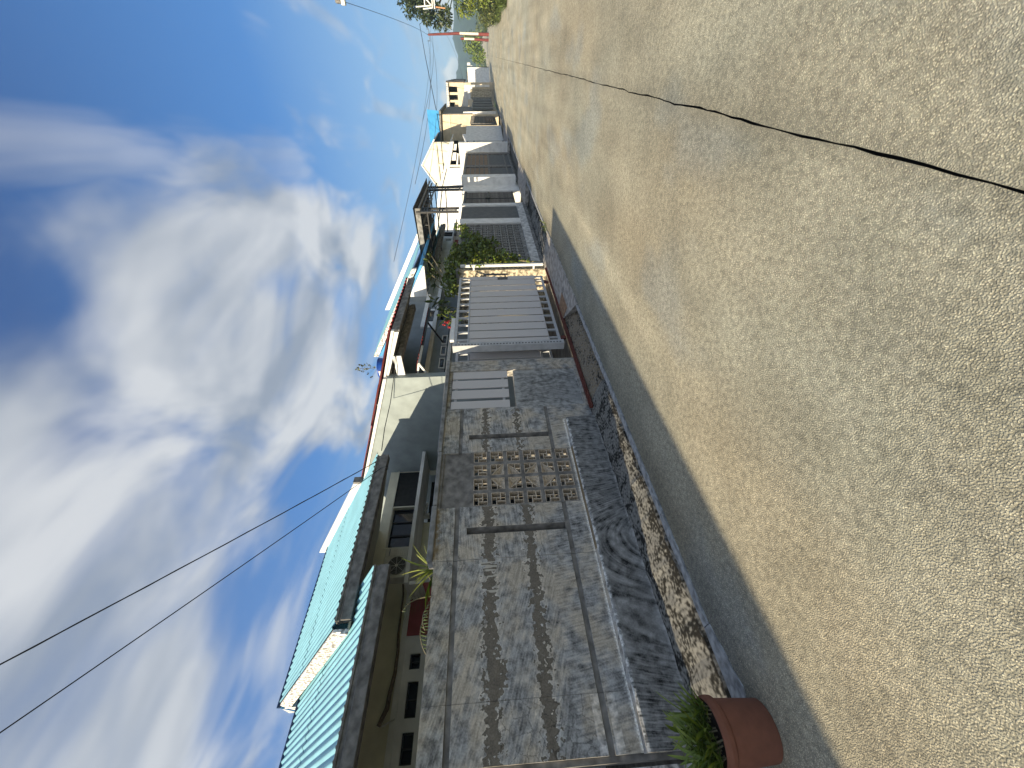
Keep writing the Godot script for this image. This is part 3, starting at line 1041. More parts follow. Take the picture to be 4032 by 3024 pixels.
# ---------------------------------------------------------------- sliding gate
func make_gate() -> void:
	var g := thing("sliding_gate", "grey board sliding gate with open lattice at top and bottom", "gate", Vector3(7.15, 0, 0.1))
	var z0 := 0.085
	var z1 := 0.125
	var st := S()
	box(st, 5.64, 0.185, 0.06, 5.75, 2.165, 0.205, 0.006)
	obj("post", st, M.gate, g)
	st = S()
	for k in 34:
		box(st, 5.66, 0.24 + k * 0.056, 0.203, 5.69, 0.27 + k * 0.056, 0.2065)
	obj("perforations", st, M.gate_dark, g)
	for e in [[2.105, 2.155], [1.885, 1.915], [0.405, 0.435], [0.205, 0.255]]:
		st = S()
		box(st, 5.75, e[0], z0, 8.62, e[1], z1, 0.004)
		obj("rail", st, M.gate, g)
	st = S()
	box(st, 8.575, 0.255, z0 + 0.002, 8.62, 2.105, z1 - 0.002)
	obj("stile", st, M.gate, g)
	var ed := [5.76, 5.955, 6.225, 6.49, 6.76, 7.045, 7.325, 7.585, 7.865, 8.125, 8.425, 8.6]
	for i in ed.size() - 1:
		st = S()
		if i == ed.size() - 2:
			box(st, ed[i] + 0.012, 0.40, 0.128, ed[i + 1], 1.03, 0.144, 0.002)
			obj("board", st, M.board, g)
			st = S()
			box(st, ed[i] + 0.012, 1.27, 0.128, ed[i + 1], 1.905, 0.144, 0.002)
			obj("board", st, M.board, g)
		else:
			box(st, ed[i] + 0.018, 0.42 - 0.004 * fr(i, 3), 0.128, ed[i + 1] - 0.018, 1.872 + 0.012 * fr(i, 1), 0.144, 0.002)
			obj("board", st, M.board, g)
	for i in range(1, ed.size() - 1):
		st = S()
		box(st, ed[i] - 0.02, 1.915, z0 + 0.004, ed[i] + 0.02, 2.105, z1 - 0.004)
		box(st, ed[i] - 0.02, 0.255, z0 + 0.004, ed[i] + 0.02, 0.405, z1 - 0.004)
		box(st, ed[i] - 0.022, 0.435, z0 - 0.01, ed[i] + 0.022, 1.885, z1 - 0.03)
		obj("lattice_bar", st, M.gate, g)
	st = S()
	box(st, 8.425, 1.03, 0.09, 8.574, 1.27, 0.132, 0.004)
	obj("lock_box", st, M.gate_dark, g)
	st = S()
	box(st, 8.64, 1.02, 0.15, 8.675, 1.60, 0.185, 0.006)
	box(st, 8.60, 1.07, 0.12, 8.66, 1.10, 0.152)
	box(st, 8.60, 1.54, 0.12, 8.66, 1.57, 0.152)
	obj("handle", st, M.gate_dark, g)
	for xx in [5.95, 8.3]:
		st = S()
		var pts := []
		for k in 2:
			pts.append(Vector3(xx, 0.145, 0.09 + 0.03 * k))
		tube(st, pts, 0.055, 14)
		obj("wheel", st, M.rust, g)
	# leaf behind
	var b := thing("inner_gate_leaf", "narrow grey board gate leaf standing behind the left end of the sliding gate", "gate", Vector3(5.9, 0, -0.15))
	for e in [[5.47, 5.66], [5.70, 5.905], [5.945, 6.15], [6.19, 6.4]]:
		st = S()
		box(st, e[0], 0.58, -0.15, e[1], 1.885, -0.132, 0.002)
		obj("board", st, M.board, b)
	st = S()
	for e in [[2.10, 2.15], [1.90, 1.93], [0.54, 0.57], [0.36, 0.40]]:
		box(st, 5.46, e[0], -0.19, 6.42, e[1], -0.155)
	obj("rail", st, M.gate, b)
	for xx in [5.48, 5.68, 5.925, 6.17, 6.4]:
		st = S()
		box(st, xx - 0.018, 0.36, -0.186, xx + 0.018, 2.12, -0.157)
		obj("lattice_bar", st, M.gate, b)
	st = S()
	box(st, 5.9, 1.93, -0.15, 6.02, 2.09, -0.13)
	obj("meter_box", st, M.white, b)
	# track
	st = S()
	box(st, 4.06, 0.03, 0.085, 9.1, 0.075, 0.115)
	box(st, 4.06, 0.03, 0.115, 9.1, 0.042, 0.15)
	tag(obj("gate_track", st, M.rust, self), "rust red steel track on the ground under the sliding gate", "track")
	# stick lying on top
	st = S()
	box(st, 6.04, 2.17, 0.02, 6.84, 2.245, 0.075, 0.004)
	tag(obj("white_batten", st, M.white, self), "white batten lying along the top of the sliding gate", "batten")
	# boundary wall and its catch post
	var w := thing("boundary_wall", "mottled beige end of the wall between the sliding gate and the vine", "wall", Vector3(9.37, 0, -3))
	st = S()
	box(st, 9.3, 0.0, -6.0, 9.45, 2.215, 0.0)
	obj("wall", st, M.mottled, w)
	st = S()
	box(st, 9.285, 2.215, -6.0, 9.465, 2.292, 0.02, 0.008)
	obj("cap", st, M.concrete, w)
	var c := thing("catch_post", "white square steel post on two short arms beyond the mottled wall end", "post", Vector3(9.31, 0, 0.12))
	st = S()
	box(st, 9.28, 0.10, 0.085, 9.345, 2.165, 0.15, 0.004)
	obj("post", st, M.white, c)
	for yy in [0.33, 1.84]:
		st = S()
		box(st, 9.30, yy - 0.02, 0.0, 9.33, yy + 0.02, 0.085)
		obj("arm", st, M.white, c)

# wall in the plane across z with rectangular holes [x0, y0, x1, y1]
func holed(st: SurfaceTool, x0: float, y0: float, x1: float, y1: float, z0: float, z1: float, holes: Array) -> void:
	var xs := [x0, x1]
	var ys := [y0, y1]
	for h in holes:
		for v in [h[0], h[2]]:
			if v > x0 and v < x1 and not xs.has(v):
				xs.append(v)
		for v in [h[1], h[3]]:
			if v > y0 and v < y1 and not ys.has(v):
				ys.append(v)
	xs.sort()
	ys.sort()
	for i in xs.size() - 1:
		for k in ys.size() - 1:
			var cx: float = (xs[i] + xs[i + 1]) * 0.5
			var cy: float = (ys[k] + ys[k + 1]) * 0.5
			var inside := false
			for h in holes:
				if cx > h[0] and cx < h[2] and cy > h[1] and cy < h[3]:
					inside = true
			if not inside:
				box(st, xs[i], ys[k], z0, xs[i + 1], ys[k + 1], z1)

func window_at(parent: Node3D, x0: float, y0: float, x1: float, y1: float, z: float, frame_mat, muntins := 1) -> void:
	var st := S()
	var t := 0.022
	box(st, x0, y0, z - 0.07, x0 + t, y1, z - 0.02)
	box(st, x1 - t, y0, z - 0.07, x1, y1, z - 0.02)
	box(st, x0 + t, y0, z - 0.07, x1 - t, y0 + t, z - 0.02)
	box(st, x0 + t, y1 - t, z - 0.07, x1 - t, y1, z - 0.02)
	for k in muntins:
		var x := lerpf(x0, x1, float(k + 1) / (muntins + 1))
		box(st, x - t * 0.5, y0 + t, z - 0.068, x + t * 0.5, y1 - t, z - 0.024)
	var w := obj("window", st, frame_mat, parent)
	st = S()
	box(st, x0 + t, y0 + t, z - 0.075, x1 - t, y1 - t, z - 0.069)
	obj("pane", st, M.glass_dark, w)

func gutter_box(parent: Node3D, x0: float, x1: float, y0: float, y1: float, z: float, m) -> void:
	var st := S()
	box(st, x0, y0, z - 0.13, x1, y0 + (y1 - y0) * 0.62, z, 0.006)
	box(st, x0, y0 + (y1 - y0) * 0.62, z - 0.13, x1, y1 - 0.03, z - 0.03, 0.004)
	box(st, x0 - 0.01, y1 - 0.035, z - 0.14, x1 + 0.01, y1 - 0.008, z - 0.015, 0.003)
	obj("roof_gutter", st, m, parent)

func make_house_one() -> void:
	var h := thing("blue_roofed_house", "low cream house with two pale blue corrugated roofs behind the concrete fence", "house", Vector3(3, 0, -4.3))
	var zw := -4.3
	var holes := [[0.35, 2.995, 0.74, 3.19], [0.90, 2.985, 1.285, 3.175], [1.46, 2.99, 1.955, 3.18], [2.13, 3.0, 2.37, 3.19]]
	var st := S()
	holed(st, -4.0, 0.0, 2.66, 3.385, zw - 0.2, zw, holes)
	box(st, 3.62, 0.0, zw - 0.2, 3.75, 3.25, zw)
	obj("wall", st, M.wall_white, h)
	for w in holes:
		window_at(h, w[0], w[1], w[2], w[3], zw - 0.03, M.metal_black)
	st = S()
	holed(st, -4.0, 3.385, 6.51, 4.25, zw - 0.2, zw - 0.004, [[4.43, 3.40, 5.44, 4.01], [5.47, 3.40, 6.50, 4.06]])
	holed(st, 3.75, 0.0, 6.51, 3.25, zw - 0.2, zw - 0.004, [[5.0, 0.0, 6.5, 3.25]])
	obj("upper_wall", st, M.wall_cream, h)
	st = S()
	box(st, 2.66, 0.0, zw - 0.2, 3.62, 3.33, zw + 0.012)
	obj("red_panel", st, M.red_wall, h)
	st = S()
	box(st, -4.0, 3.30, zw, 3.52, 3.395, zw + 0.03)
	box(st, 2.66, 3.33, zw - 0.2, 3.52, 3.385, zw)
	obj("white_band", st, M.wall_white, h)
	# tall dark window and black board beside it
	st = S()
	box(st, 4.43, 3.40, zw - 0.16, 5.44, 4.01, zw - 0.15)
	var w := obj("window", st, M.glass_dark, h)
	st = S()
	for x in [4.43, 4.745, 4.76, 5.09, 5.415]:
		box(st, x, 3.41, zw - 0.15, x + 0.025, 4.0, zw - 0.11)
	obj("frame", st, M.metal_black, w)
	st = S()
	box(st, 5.47, 3.40, zw - 0.05, 6.50, 4.06, zw - 0.03)
	obj("black_board", st, M.black_panel, h)
	st = S()
	box(st, 5.0, 0.0, zw - 0.6, 6.5, 3.25, zw - 0.5)
	obj("doorway", st, M.void, h)
	st = S()
	box(st, 4.4, 4.02, zw, 6.51, 4.055, zw + 0.02)
	box(st, 3.5, 3.995, zw, 4.4, 4.03, zw + 0.02)
	obj("trim", st, M.wall_cream, h)
	# ledge that carries the cooling unit
	st = S()
	box(st, 3.30, 3.235, zw, 6.508, 3.315, -3.52, 0.006)
	box(st, 3.302, 3.0, zw, 3.36, 3.235, -3.6)
	obj("ledge", st, M.wall_white, h)
	st = S()
	box(st, 5.1, 3.10, zw - 0.02, 5.16, 3.24, zw + 0.12)
	tube(st, [Vector3(5.2, 3.2, -4.2), Vector3(5.2, 3.16, -4.0), Vector3(5.24, 3.12, -3.9)], 0.035)
	obj("lamp_bracket", st, M.white_dirty, h)
	# roofs
	var up := roof("upper_roof", h, M.roof_blue, 1.97, 4.965, -1.70, 3.715, -5.1, 5.65)
	up.set_meta("label", "pale blue corrugated roof, the higher of the two")
	var low := roof("lower_roof", h, M.roof_blue, -3.6, 2.52, -1.16, 3.16, -5.0, 5.26)
	low.set_meta("label", "pale blue corrugated roof at the left, lower and nearer")
	st = S()
	quad(st, Vector3(1.9, 5.64, -5.12), Vector3(5.0, 5.64, -5.12), Vector3(5.0, 3.7, -9.0), Vector3(1.9, 3.7, -9.0))
	quad(st, Vector3(-3.6, 5.25, -5.02), Vector3(2.5, 5.25, -5.02), Vector3(2.5, 3.4, -9.0), Vector3(-3.6, 3.4, -9.0))
	obj("rear_roof", st, M.roof_deep, h)
	st = S()
	tube(st, [Vector3(1.9, 5.655, -5.1), Vector3(5.0, 5.655, -5.1)], 0.035, 8)
	tube(st, [Vector3(-3.6, 5.265, -5.0), Vector3(2.54, 5.265, -5.0)], 0.035, 8)
	obj("ridge_cap", st, M.ridge, h)
	gutter_box(h, 2.06, 4.87, 3.495, 3.715, -1.66, M.concrete_dark)
	gutter_box(h, -3.6, 2.50, 2.95, 3.165, -1.10, M.concrete_dark)
	# rake board between the two roofs and the capping on the far rake
	st = S()
	prism_x(st, [Vector2(-1.70, 3.70), Vector2(-1.70, 3.50), Vector2(-5.2, 5.48), Vector2(-5.2, 5.70)], 1.93, 1.965)
	prism_x(st, [Vector2(-1.70, 3.60), Vector2(-1.70, 3.50), Vector2(-5.2, 5.48), Vector2(-5.2, 5.585)], 1.905, 1.93)
	obj("rake_board", st, M.white_stain, h)
	st = S()
	box(st, 1.92, 5.36, -5.62, 2.25, 5.66, -5.2)
	obj("ridge_end", st, M.white_dirty, h)
	st = S()
	prism_x(st, [Vector2(-2.62, 4.24), Vector2(-2.62, 4.40), Vector2(-5.35, 5.95), Vector2(-5.35, 5.6)], 4.97, 5.07)
	obj("rake_capping", st, M.white, h)
	st = S()
	box(st, 4.96, 4.24, -2.64, 5.09, 4.415, -2.58)
	obj("capping_end", st, M.concrete_dark, h)
	# soffits and the walls that close the roofs
	st = S()
	prism_x(st, [Vector2(-1.72, 3.50), Vector2(-1.72, 3.53), Vector2(-4.3, 4.27), Vector2(-4.3, 4.235)], 1.98, 4.86)
	prism_x(st, [Vector2(-1.16, 2.96), Vector2(-1.16, 2.99), Vector2(-4.3, 3.87), Vector2(-4.3, 3.835)], -3.6, 2.5)
	obj("soffit", st, M.soffit, h)
	st = S()
	prism_x(st, [Vector2(-1.8, 3.56), Vector2(-5.1, 5.58), Vector2(-8.5, 4.0), Vector2(-4.35, 4.28)], 4.83, 4.86)
	obj("gable_wall", st, M.concrete_dark, h)
	st = S()
	prism_x(st, [Vector2(-1.3, 3.06), Vector2(-5.0, 5.18), Vector2(-8.5, 3.4), Vector2(-4.35, 3.88)], 2.44, 2.47)
	obj("gable_wall", st, M.concrete_dark, h)
	# drain pipe strapped under the lower eave
	st = S()
	tube(st, [Vector3(3.6, 3.5, -4.26), Vector3(3.4, 3.46, -4.24), Vector3(3.0, 3.445, -4.22), Vector3(2.68, 3.44, -4.22), Vector3(2.39, 3.40, -4.2), Vector3(2.08, 3.40, -4.2), Vector3(1.79, 3.44, -4.2), Vector3(1.6, 3.45, -4.2), Vector3(1.37, 3.55, -4.2)], [0.015, 0.018, 0.02, 0.024, 0.028, 0.032, 0.036, 0.04, 0.034], 8)
	obj("bundled_pipe", st, M.wood_old, h)
	st = S()
	bar(st, Vector3(1.37, 3.50, -4.22), Vector3(1.46, 3.31, -4.26), 0.02, 0.02)
	obj("pipe_bracket", st, M.white_dirty, h)

	# cooling unit
	var ac := thing("cooling_unit", "off-white outdoor cooling unit with a round fan grille on the ledge", "air conditioner", Vector3(3.75, 3.315, -3.7))
	st = S()
	box(st, 3.44, 3.335, -3.86, 4.055, 3.785, -3.60, 0.012)
	obj("casing", st, M.ac, ac)
	st = S()
	tube(st, [Vector3(3.68, 3.52, -3.602), Vector3(3.68, 3.52, -3.592)], 0.178, 36)
	var grille := obj("fan_grille", st, M.ac_dark, ac)
	st = S()
	for k in 8:
		var a := TAU * k / 8.0 + 0.1
		bar(st, Vector3(3.68, 3.52, -3.588), Vector3(3.68 + 0.176 * cos(a), 3.52 + 0.176 * sin(a), -3.588), 0.009, 0.006)
	for r in [0.06, 0.09, 0.12, 0.15, 0.176]:
		var pts := []
		for k in 33:
			pts.append(Vector3(3.68 + r * cos(TAU * k / 32), 3.52 + r * sin(TAU * k / 32), -3.59))
		tube(st, pts, 0.0016 if r < 0.17 else 0.004, 4)
	obj("grille_bars", st, M.gate, grille)
	st = S()
	tube(st, [Vector3(3.68, 3.52, -3.592), Vector3(3.68, 3.52, -3.582)], 0.030, 18)
	obj("hub", st, M.ac, grille)
	st = S()
	box(st, 3.875, 3.36, -3.602, 3.879, 3.76, -3.597)
	for k in 6:
		box(st, 3.90, 3.40 + 0.04 * k, -3.602, 4.03, 3.404 + 0.04 * k, -3.598)
	obj("seam", st, M.gate, ac)
	var tm := TextMesh.new()
	var sf := SystemFont.new()
	sf.font_names = PackedStringArray(["Droid Sans"])
	sf.font_weight = 700
	tm.font = sf
	tm.text = "Condura"
	tm.font_size = 32
	tm.pixel_size = 0.0010
	tm.depth = 0.003
	mesh_obj("wordmark", tm, M.ac_mark, ac, Transform3D(Basis.IDENTITY, Vector3(3.952, 3.70, -3.596) - ac.position))
	for x in [3.5, 3.98]:
		st = S()
		box(st, x, 3.315, -3.84, x + 0.05, 3.337, -3.62)
		obj("foot", st, M.metal_black, ac)

func make_house_two() -> void:
	var h := thing("pale_blue_house", "pale blue house with a red roof and a lit end wall with a slanting shadow", "house", Vector3(8.5, 0, -3))
	var st := S()
	prism_x(st, [Vector2(-1.145, 0.0), Vector2(-1.145, 3.725), Vector2(-3.2, 4.47), Vector2(-7.5, 6.02), Vector2(-7.5, 0.0)], 6.516, 6.66)
	obj("end_wall", st, M.pale_blue, h)
	st = S()
	prism_x(st, [Vector2(-1.145, 3.728), Vector2(-1.145, 3.80), Vector2(-7.5, 6.095), Vector2(-7.5, 6.022)], 6.49, 6.68)
	obj("rake_board", st, M.white, h)
	roof("red_roof", h, M.roof_red, 6.44, 9.02, -2.55, 4.36, -7.0, 5.99, 0.16, 0.018)
	roof("red_roof", h, M.roof_red, 6.57, 9.06, 0.0, 3.46, -2.6, 4.385, 0.16, 0.018)
	# overhang: end board, eave board and gutter
	st = S()
	prism_x(st, [Vector2(-1.15, 3.70), Vector2(-1.15, 3.80), Vector2(-0.015, 3.425), Vector2(-0.015, 3.27)], 6.60, 6.64)
	prism_x(st, [Vector2(-1.15, 3.755), Vector2(-1.15, 3.80), Vector2(-0.015, 3.425), Vector2(-0.015, 3.37)], 6.575, 6.60)
	obj("end_board", st, M.white, h)
	st = S()
	box(st, 6.60, 3.275, -0.06, 9.02, 3.37, -0.012, 0.005)
	box(st, 6.60, 3.37, -0.06, 9.02, 3.43, -0.028, 0.004)
	obj("eave_board", st, M.concrete_dark, h)
	st = S()
	prism_x(st, [Vector2(-0.06, 3.31), Vector2(-0.06, 3.345), Vector2(-2.0, 3.98), Vector2(-2.0, 3.945)], 6.66, 8.98)
	obj("soffit", st, M.concrete_dark, h)
	st = S()
	box(st, 6.602, 3.345, -1.19, 6.64, 3.52, -0.64, 0.006)
	obj("gutter_end", st, M.white, h)
	st = S()
	box(st, 6.64, 3.345, -0.80, 8.86, 3.44, -0.65, 0.006)
	box(st, 6.64, 3.44, -0.80, 8.88, 3.535, -0.68, 0.006)
	obj("roof_gutter", st, M.concrete_dark, h)
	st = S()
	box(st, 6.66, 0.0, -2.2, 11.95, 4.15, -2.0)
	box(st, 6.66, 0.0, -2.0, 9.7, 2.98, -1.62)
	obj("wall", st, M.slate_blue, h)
	st = S()
	box(st, 9.9, 3.42, -2.0, 11.95, 3.53, -1.93)
	box(st, 6.68, 2.98, -2.0, 11.95, 3.08, -1.56)
	box(st, 9.9, 2.99, -2.0, 13.0, 3.07, -1.9)
	box(st, 6.68, 2.50, -1.62, 9.7, 2.58, -1.55)
	obj("white_band", st, M.wall_white, h)
	for w in [[7.42, 7.78], [7.97, 8.31], [8.46, 8.82]]:
		st = S()
		var fr_ := 0.022
		box(st, w[0] - fr_, 2.625, -1.62, w[1] + fr_, 2.645, -1.58)
		box(st, w[0] - fr_, 2.745, -1.62, w[1] + fr_, 2.765, -1.58)
		box(st, w[0] - fr_, 2.645, -1.62, w[0], 2.745, -1.58)
		box(st, w[1], 2.645, -1.62, w[1] + fr_, 2.745, -1.58)
		var wn := obj("window", st, M.wall_white, h)
		st = S()
		box(st, w[0], 2.645, -1.62, w[1], 2.745, -1.605)
		obj("pane", st, M.glass_dark, wn)
	st = S()
	box(st, 9.95, 3.08, -2.05, 10.28, 3.42, -1.985)
	box(st, 10.9, 2.75, -1.98, 10.98, 3.36, -1.95)
	box(st, 10.28, 3.33, -1.98, 11.05, 3.40, -1.95)
	obj("door_frame", st, M.wall_white, h)
	st = S()
	box(st, 10.3, 1.0, -1.99, 10.9, 3.33, -1.975)
	box(st, 6.9, 2.585, -1.615, 9.5, 2.62, -1.61)
	obj("dark_opening", st, M.glass_dark, h)
	# small red awning on a white frame
	var aw := thing("red_awning", "small red corrugated awning on a white triangular bracket below the red roof", "awning", Vector3(7.8, 3.0, -1.2))
	roof("sheet", aw, M.roof_red, 6.72, 9.2, -0.92, 3.075, -1.6, 3.22, 0.12, 0.012, 1.3)
	st = S()
	bar(st, Vector3(6.73, 3.05, -0.94), Vector3(6.73, 3.19, -1.6), 0.04, 0.04)
	bar(st, Vector3(6.73, 3.04, -0.95), Vector3(6.73, 2.72, -1.6), 0.04, 0.04)
	bar(st, Vector3(6.73, 2.72, -1.59), Vector3(6.73, 3.18, -1.59), 0.04, 0.04)
	bar(st, Vector3(6.72, 3.045, -0.94), Vector3(7.4, 3.045, -0.94), 0.05, 0.03)
	obj("bracket", st, M.white, aw)
	st = S()
	bar(st, Vector3(8.5, 3.04, -0.98), Vector3(8.5, 2.72, -1.6), 0.035, 0.035)
	bar(st, Vector3(7.4, 3.045, -0.955), Vector3(9.2, 3.045, -0.955), 0.04, 0.03)
	obj("bracket", st, M.metal_black, aw)

	# drum on the roof and the bare stalk behind it
	var d := thing("blue_drum", "bright blue plastic drum standing on the red roof", "drum", Vector3(8.46, 4.22, -2.3))
	st = S()
	lathe(st, Vector3(8.46, 4.2, -2.3), [Vector2(0.0, 0.0), Vector2(0.235, 0.0), Vector2(0.25, 0.03), Vector2(0.265, 0.27), Vector2(0.275, 0.275), Vector2(0.275, 0.30), Vector2(0.255, 0.31), Vector2(0.25, 0.24), Vector2(0.0, 0.24)], 28)
	obj("drum", st, M.tank, d)
	st = S()
	bar(st, Vector3(8.2, 4.19, -2.34), Vector3(8.2, 4.46, -2.34), 0.03, 0.25)
	obj("board", st, M.white, d)
	var pl := thing("drum_plant", "thin branching stalk with tufts rising from the blue drum against the sky", "plant", Vector3(8.46, 4.45, -2.3))
	st = S()
	tube(st, [Vector3(8.46, 4.42, -2.3), Vector3(8.45, 4.75, -2.3), Vector3(8.455, 5.08, -2.3)], [0.008, 0.006, 0.003], 5)
	var tufts := []
	for i in 14:
		var y: float = 4.55 + 0.036 * i
		var s: float = -1.0 if i % 2 == 0 else 1.0
		var l: float = 0.25 * (1.0 - 0.055 * i) + 0.03 * fr(i, 1)
		var tip := Vector3(8.455 + s * l * 0.8, y + l * 0.55, -2.3 + (fr(i, 2) - 0.5) * l * 1.1)
		tube(st, [Vector3(8.455, y, -2.3), tip], [0.0045, 0.002], 4)
		tufts.append(tip)
	tufts.append(Vector3(8.455, 5.09, -2.3))
	obj("stalk", st, M.stem, pl)
	var lm := leaf_mesh(0.07, 0.04, 0.2, 0.2, 3, Color(0.15, 0.17, 0.035), Color(0.20, 0.20, 0.05))
	for t in tufts:
		for k in 3:
			mesh_obj("leaf", lm, M.leaf, pl, aim(t - pl.position, rv() + Vector3(0, 0.6, 0)))

func make_house_three() -> void:
	var h := thing("white_house_with_blue_roof", "white house with a second blue roof and stepped white rake boards behind the vine", "house", Vector3(16, 0, -3))
	var st := S()
	var x := 12.2
	prism_x(st, [Vector2(-4.4, 0.0), Vector2(-4.4, 5.42), Vector2(-1.06, 3.60), Vector2(-1.06, 3.54), Vector2(-2.3, 3.60), Vector2(-2.3, 0.0)], x, x + 0.12)
	obj("end_wall", st, M.white, h)
	st = S()
	prism_x(st, [Vector2(-1.0, 3.575), Vector2(-1.0, 3.66), Vector2(-4.5, 5.69), Vector2(-4.5, 5.60)], x - 0.05, 16.4)
	obj("lower_roof", st, M.roof_deep, h)
	st = S()
	prism_x(st, [Vector2(-1.16, 3.80), Vector2(-1.16, 3.96), Vector2(-4.6, 5.96), Vector2(-4.6, 5.78)], x + 0.05, x + 0.15)
	obj("rake_board", st, M.white_stain, h)
	roof("upper_roof", h, M.roof_blue, x + 0.1, 15.9, -1.15, 3.95, -4.6, 5.955)
	st = S()
	prism_x(st, [Vector2(-1.25, 4.1), Vector2(-1.25, 4.26), Vector2(-4.6, 6.2), Vector2(-4.6, 6.0)], 15.9, 16.0)
	obj("rake_capping", st, M.white, h)
	roof("lower_roof_sheets", h, M.roof_blue, 14.9, 19.45, -1.98, 3.635, -4.6, 5.1)
	gutter_box(h, 16.45, 19.4, 3.42, 3.63, -1.94, M.concrete_dark)
	gutter_box(h, 14.9, 16.3, 3.41, 3.57, -1.92, M.concrete_dark)
	st = S()
	var zw := -2.6
	holed(st, 12.4, 0.0, 20.5, 3.75, zw - 0.2, zw, [[18.95, 3.18, 19.25, 3.50], [19.55, 3.12, 20.2, 3.60]])
	obj("wall", st, M.wall_white, h)
	window_at(h, 18.95, 3.18, 19.25, 3.50, zw, M.white, 0)
	window_at(h, 19.55, 3.12, 20.2, 3.60, zw, M.metal_black, 1)
	st = S()
	box(st, 17.6, 3.02, zw, 20.5, 3.09, zw + 0.35)
	obj("ledge", st, M.wall_white, h)
	st = S()
	box(st, 17.9, 2.2, zw - 0.1, 19.0, 3.0, zw + 0.01)
	obj("red_panel", st, M.red_wall, h)
	st = S()
	prism_z(st, [Vector2(18.5, 2.86), Vector2(20.6, 2.93), Vector2(20.6, 2.97), Vector2(18.5, 2.98)], zw + 0.36, zw + 0.5)
	obj("pointed_ledge", st, M.concrete_dark, h)

	# steel carport over the next gate
	var c := thing("steel_carport", "black steel carport roof on ladder posts above the next yard", "carport", Vector3(16.5, 3.8, -1.5))
	for e in [[14.33, 14.78, 2.42], [17.38, 17.92, 2.36]]:
		st = S()
		for xx in [e[0], e[1]]:
			box(st, xx - 0.03, e[2], -0.03, xx + 0.03, 3.9, 0.03)
		for xx in [lerpf(e[0], e[1], 0.36), lerpf(e[0], e[1], 0.64)]:
			box(st, xx - 0.01, e[2] + 0.08, -0.01, xx + 0.01, 3.85, 0.01)
		for yy in [2.5, 2.98, 3.10, 3.5, 3.62]:
			box(st, e[0], yy, -0.02, e[1], yy + 0.03, 0.02)
		obj("ladder_post", st, M.metal_black, c)
	st = S()
	for e in [[3.72, 3.77], [3.52, 3.56]]:
		box(st, 14.3, e[0], -0.02, 18.6, e[1], 0.02)
		for xx in [14.55, 17.65]:
			box(st, xx - 0.02, e[0] + 0.002, -4.6, xx + 0.02, e[1] + 0.002, -0.02)
	for k in 9:
		box(st, 14.535, 3.56, -0.5 * k - 0.52, 14.565, 3.72, -0.5 * k - 0.48)
		if k < 8:
			box(st, 14.8 + 0.45 * k, 3.56, -0.015, 14.83 + 0.45 * k, 3.72, 0.015)
	obj("girder", st, M.metal_black, c)
	st = S()
	for k in 7:
		box(st, 14.42, 3.80, -0.7 * k + 0.05, 18.7, 3.85, -0.7 * k + 0.09)
	obj("purlin", st, M.concrete_dark, c)
	st = S()
	box(st, 14.36, 3.76, -4.5, 14.40, 3.93, 0.12)
	for z in [-0.1, -1.2, -2.3, -3.4]:
		box(st, 14.33, 3.78, z - 0.03, 14.36, 3.92, z + 0.03)
	obj("edge_beam", st, M.concrete, c)
	roof("roof", c, M.roof_dark, 14.42, 18.95, 0.14, 3.99, -4.6, 3.88, 0.18, 0.018)

func simple_block() -> ArrayMesh:
	# small pinwheel block for the fences farther on, 0.2 m square, front at z = 0
	var st := S()
	var h := 0.1
	for s in [[-h, -h, h, -h + 0.018], [-h, h - 0.018, h, h], [-h, -h + 0.018, -h + 0.018, h - 0.018], [h - 0.018, -h + 0.018, h, h - 0.018]]:
		box(st, s[0], s[1], -0.08, s[2], s[3], 0.0)
	box(st, -0.082, 0.018, -0.08, 0.03, 0.042, -0.012)
	box(st, 0.012, -0.03, -0.08, 0.036, 0.018, -0.012)
	box(st, -0.036, -0.042, -0.08, 0.082, -0.03 + 0.006, -0.012)
	box(st, -0.036, -0.024, -0.08, -0.014, 0.018, -0.012)
	box(st, 0.012, 0.042, -0.08, 0.034, 0.082, -0.012)
	box(st, -0.036, -0.082, -0.08, -0.014, -0.042, -0.012)
	return st.commit()

func grille_block() -> ArrayMesh:
	var st := S()
	for k in 4:
		box(st, -0.12, -0.075 + 0.042 * k, -0.06, 0.12, -0.053 + 0.042 * k, -0.004 - 0.004 * (k % 2))
	for x in [-0.12, -0.045, 0.03, 0.105]:
		box(st, x, -0.085, -0.062, x + 0.018, 0.085, -0.012)
	return st.commit()

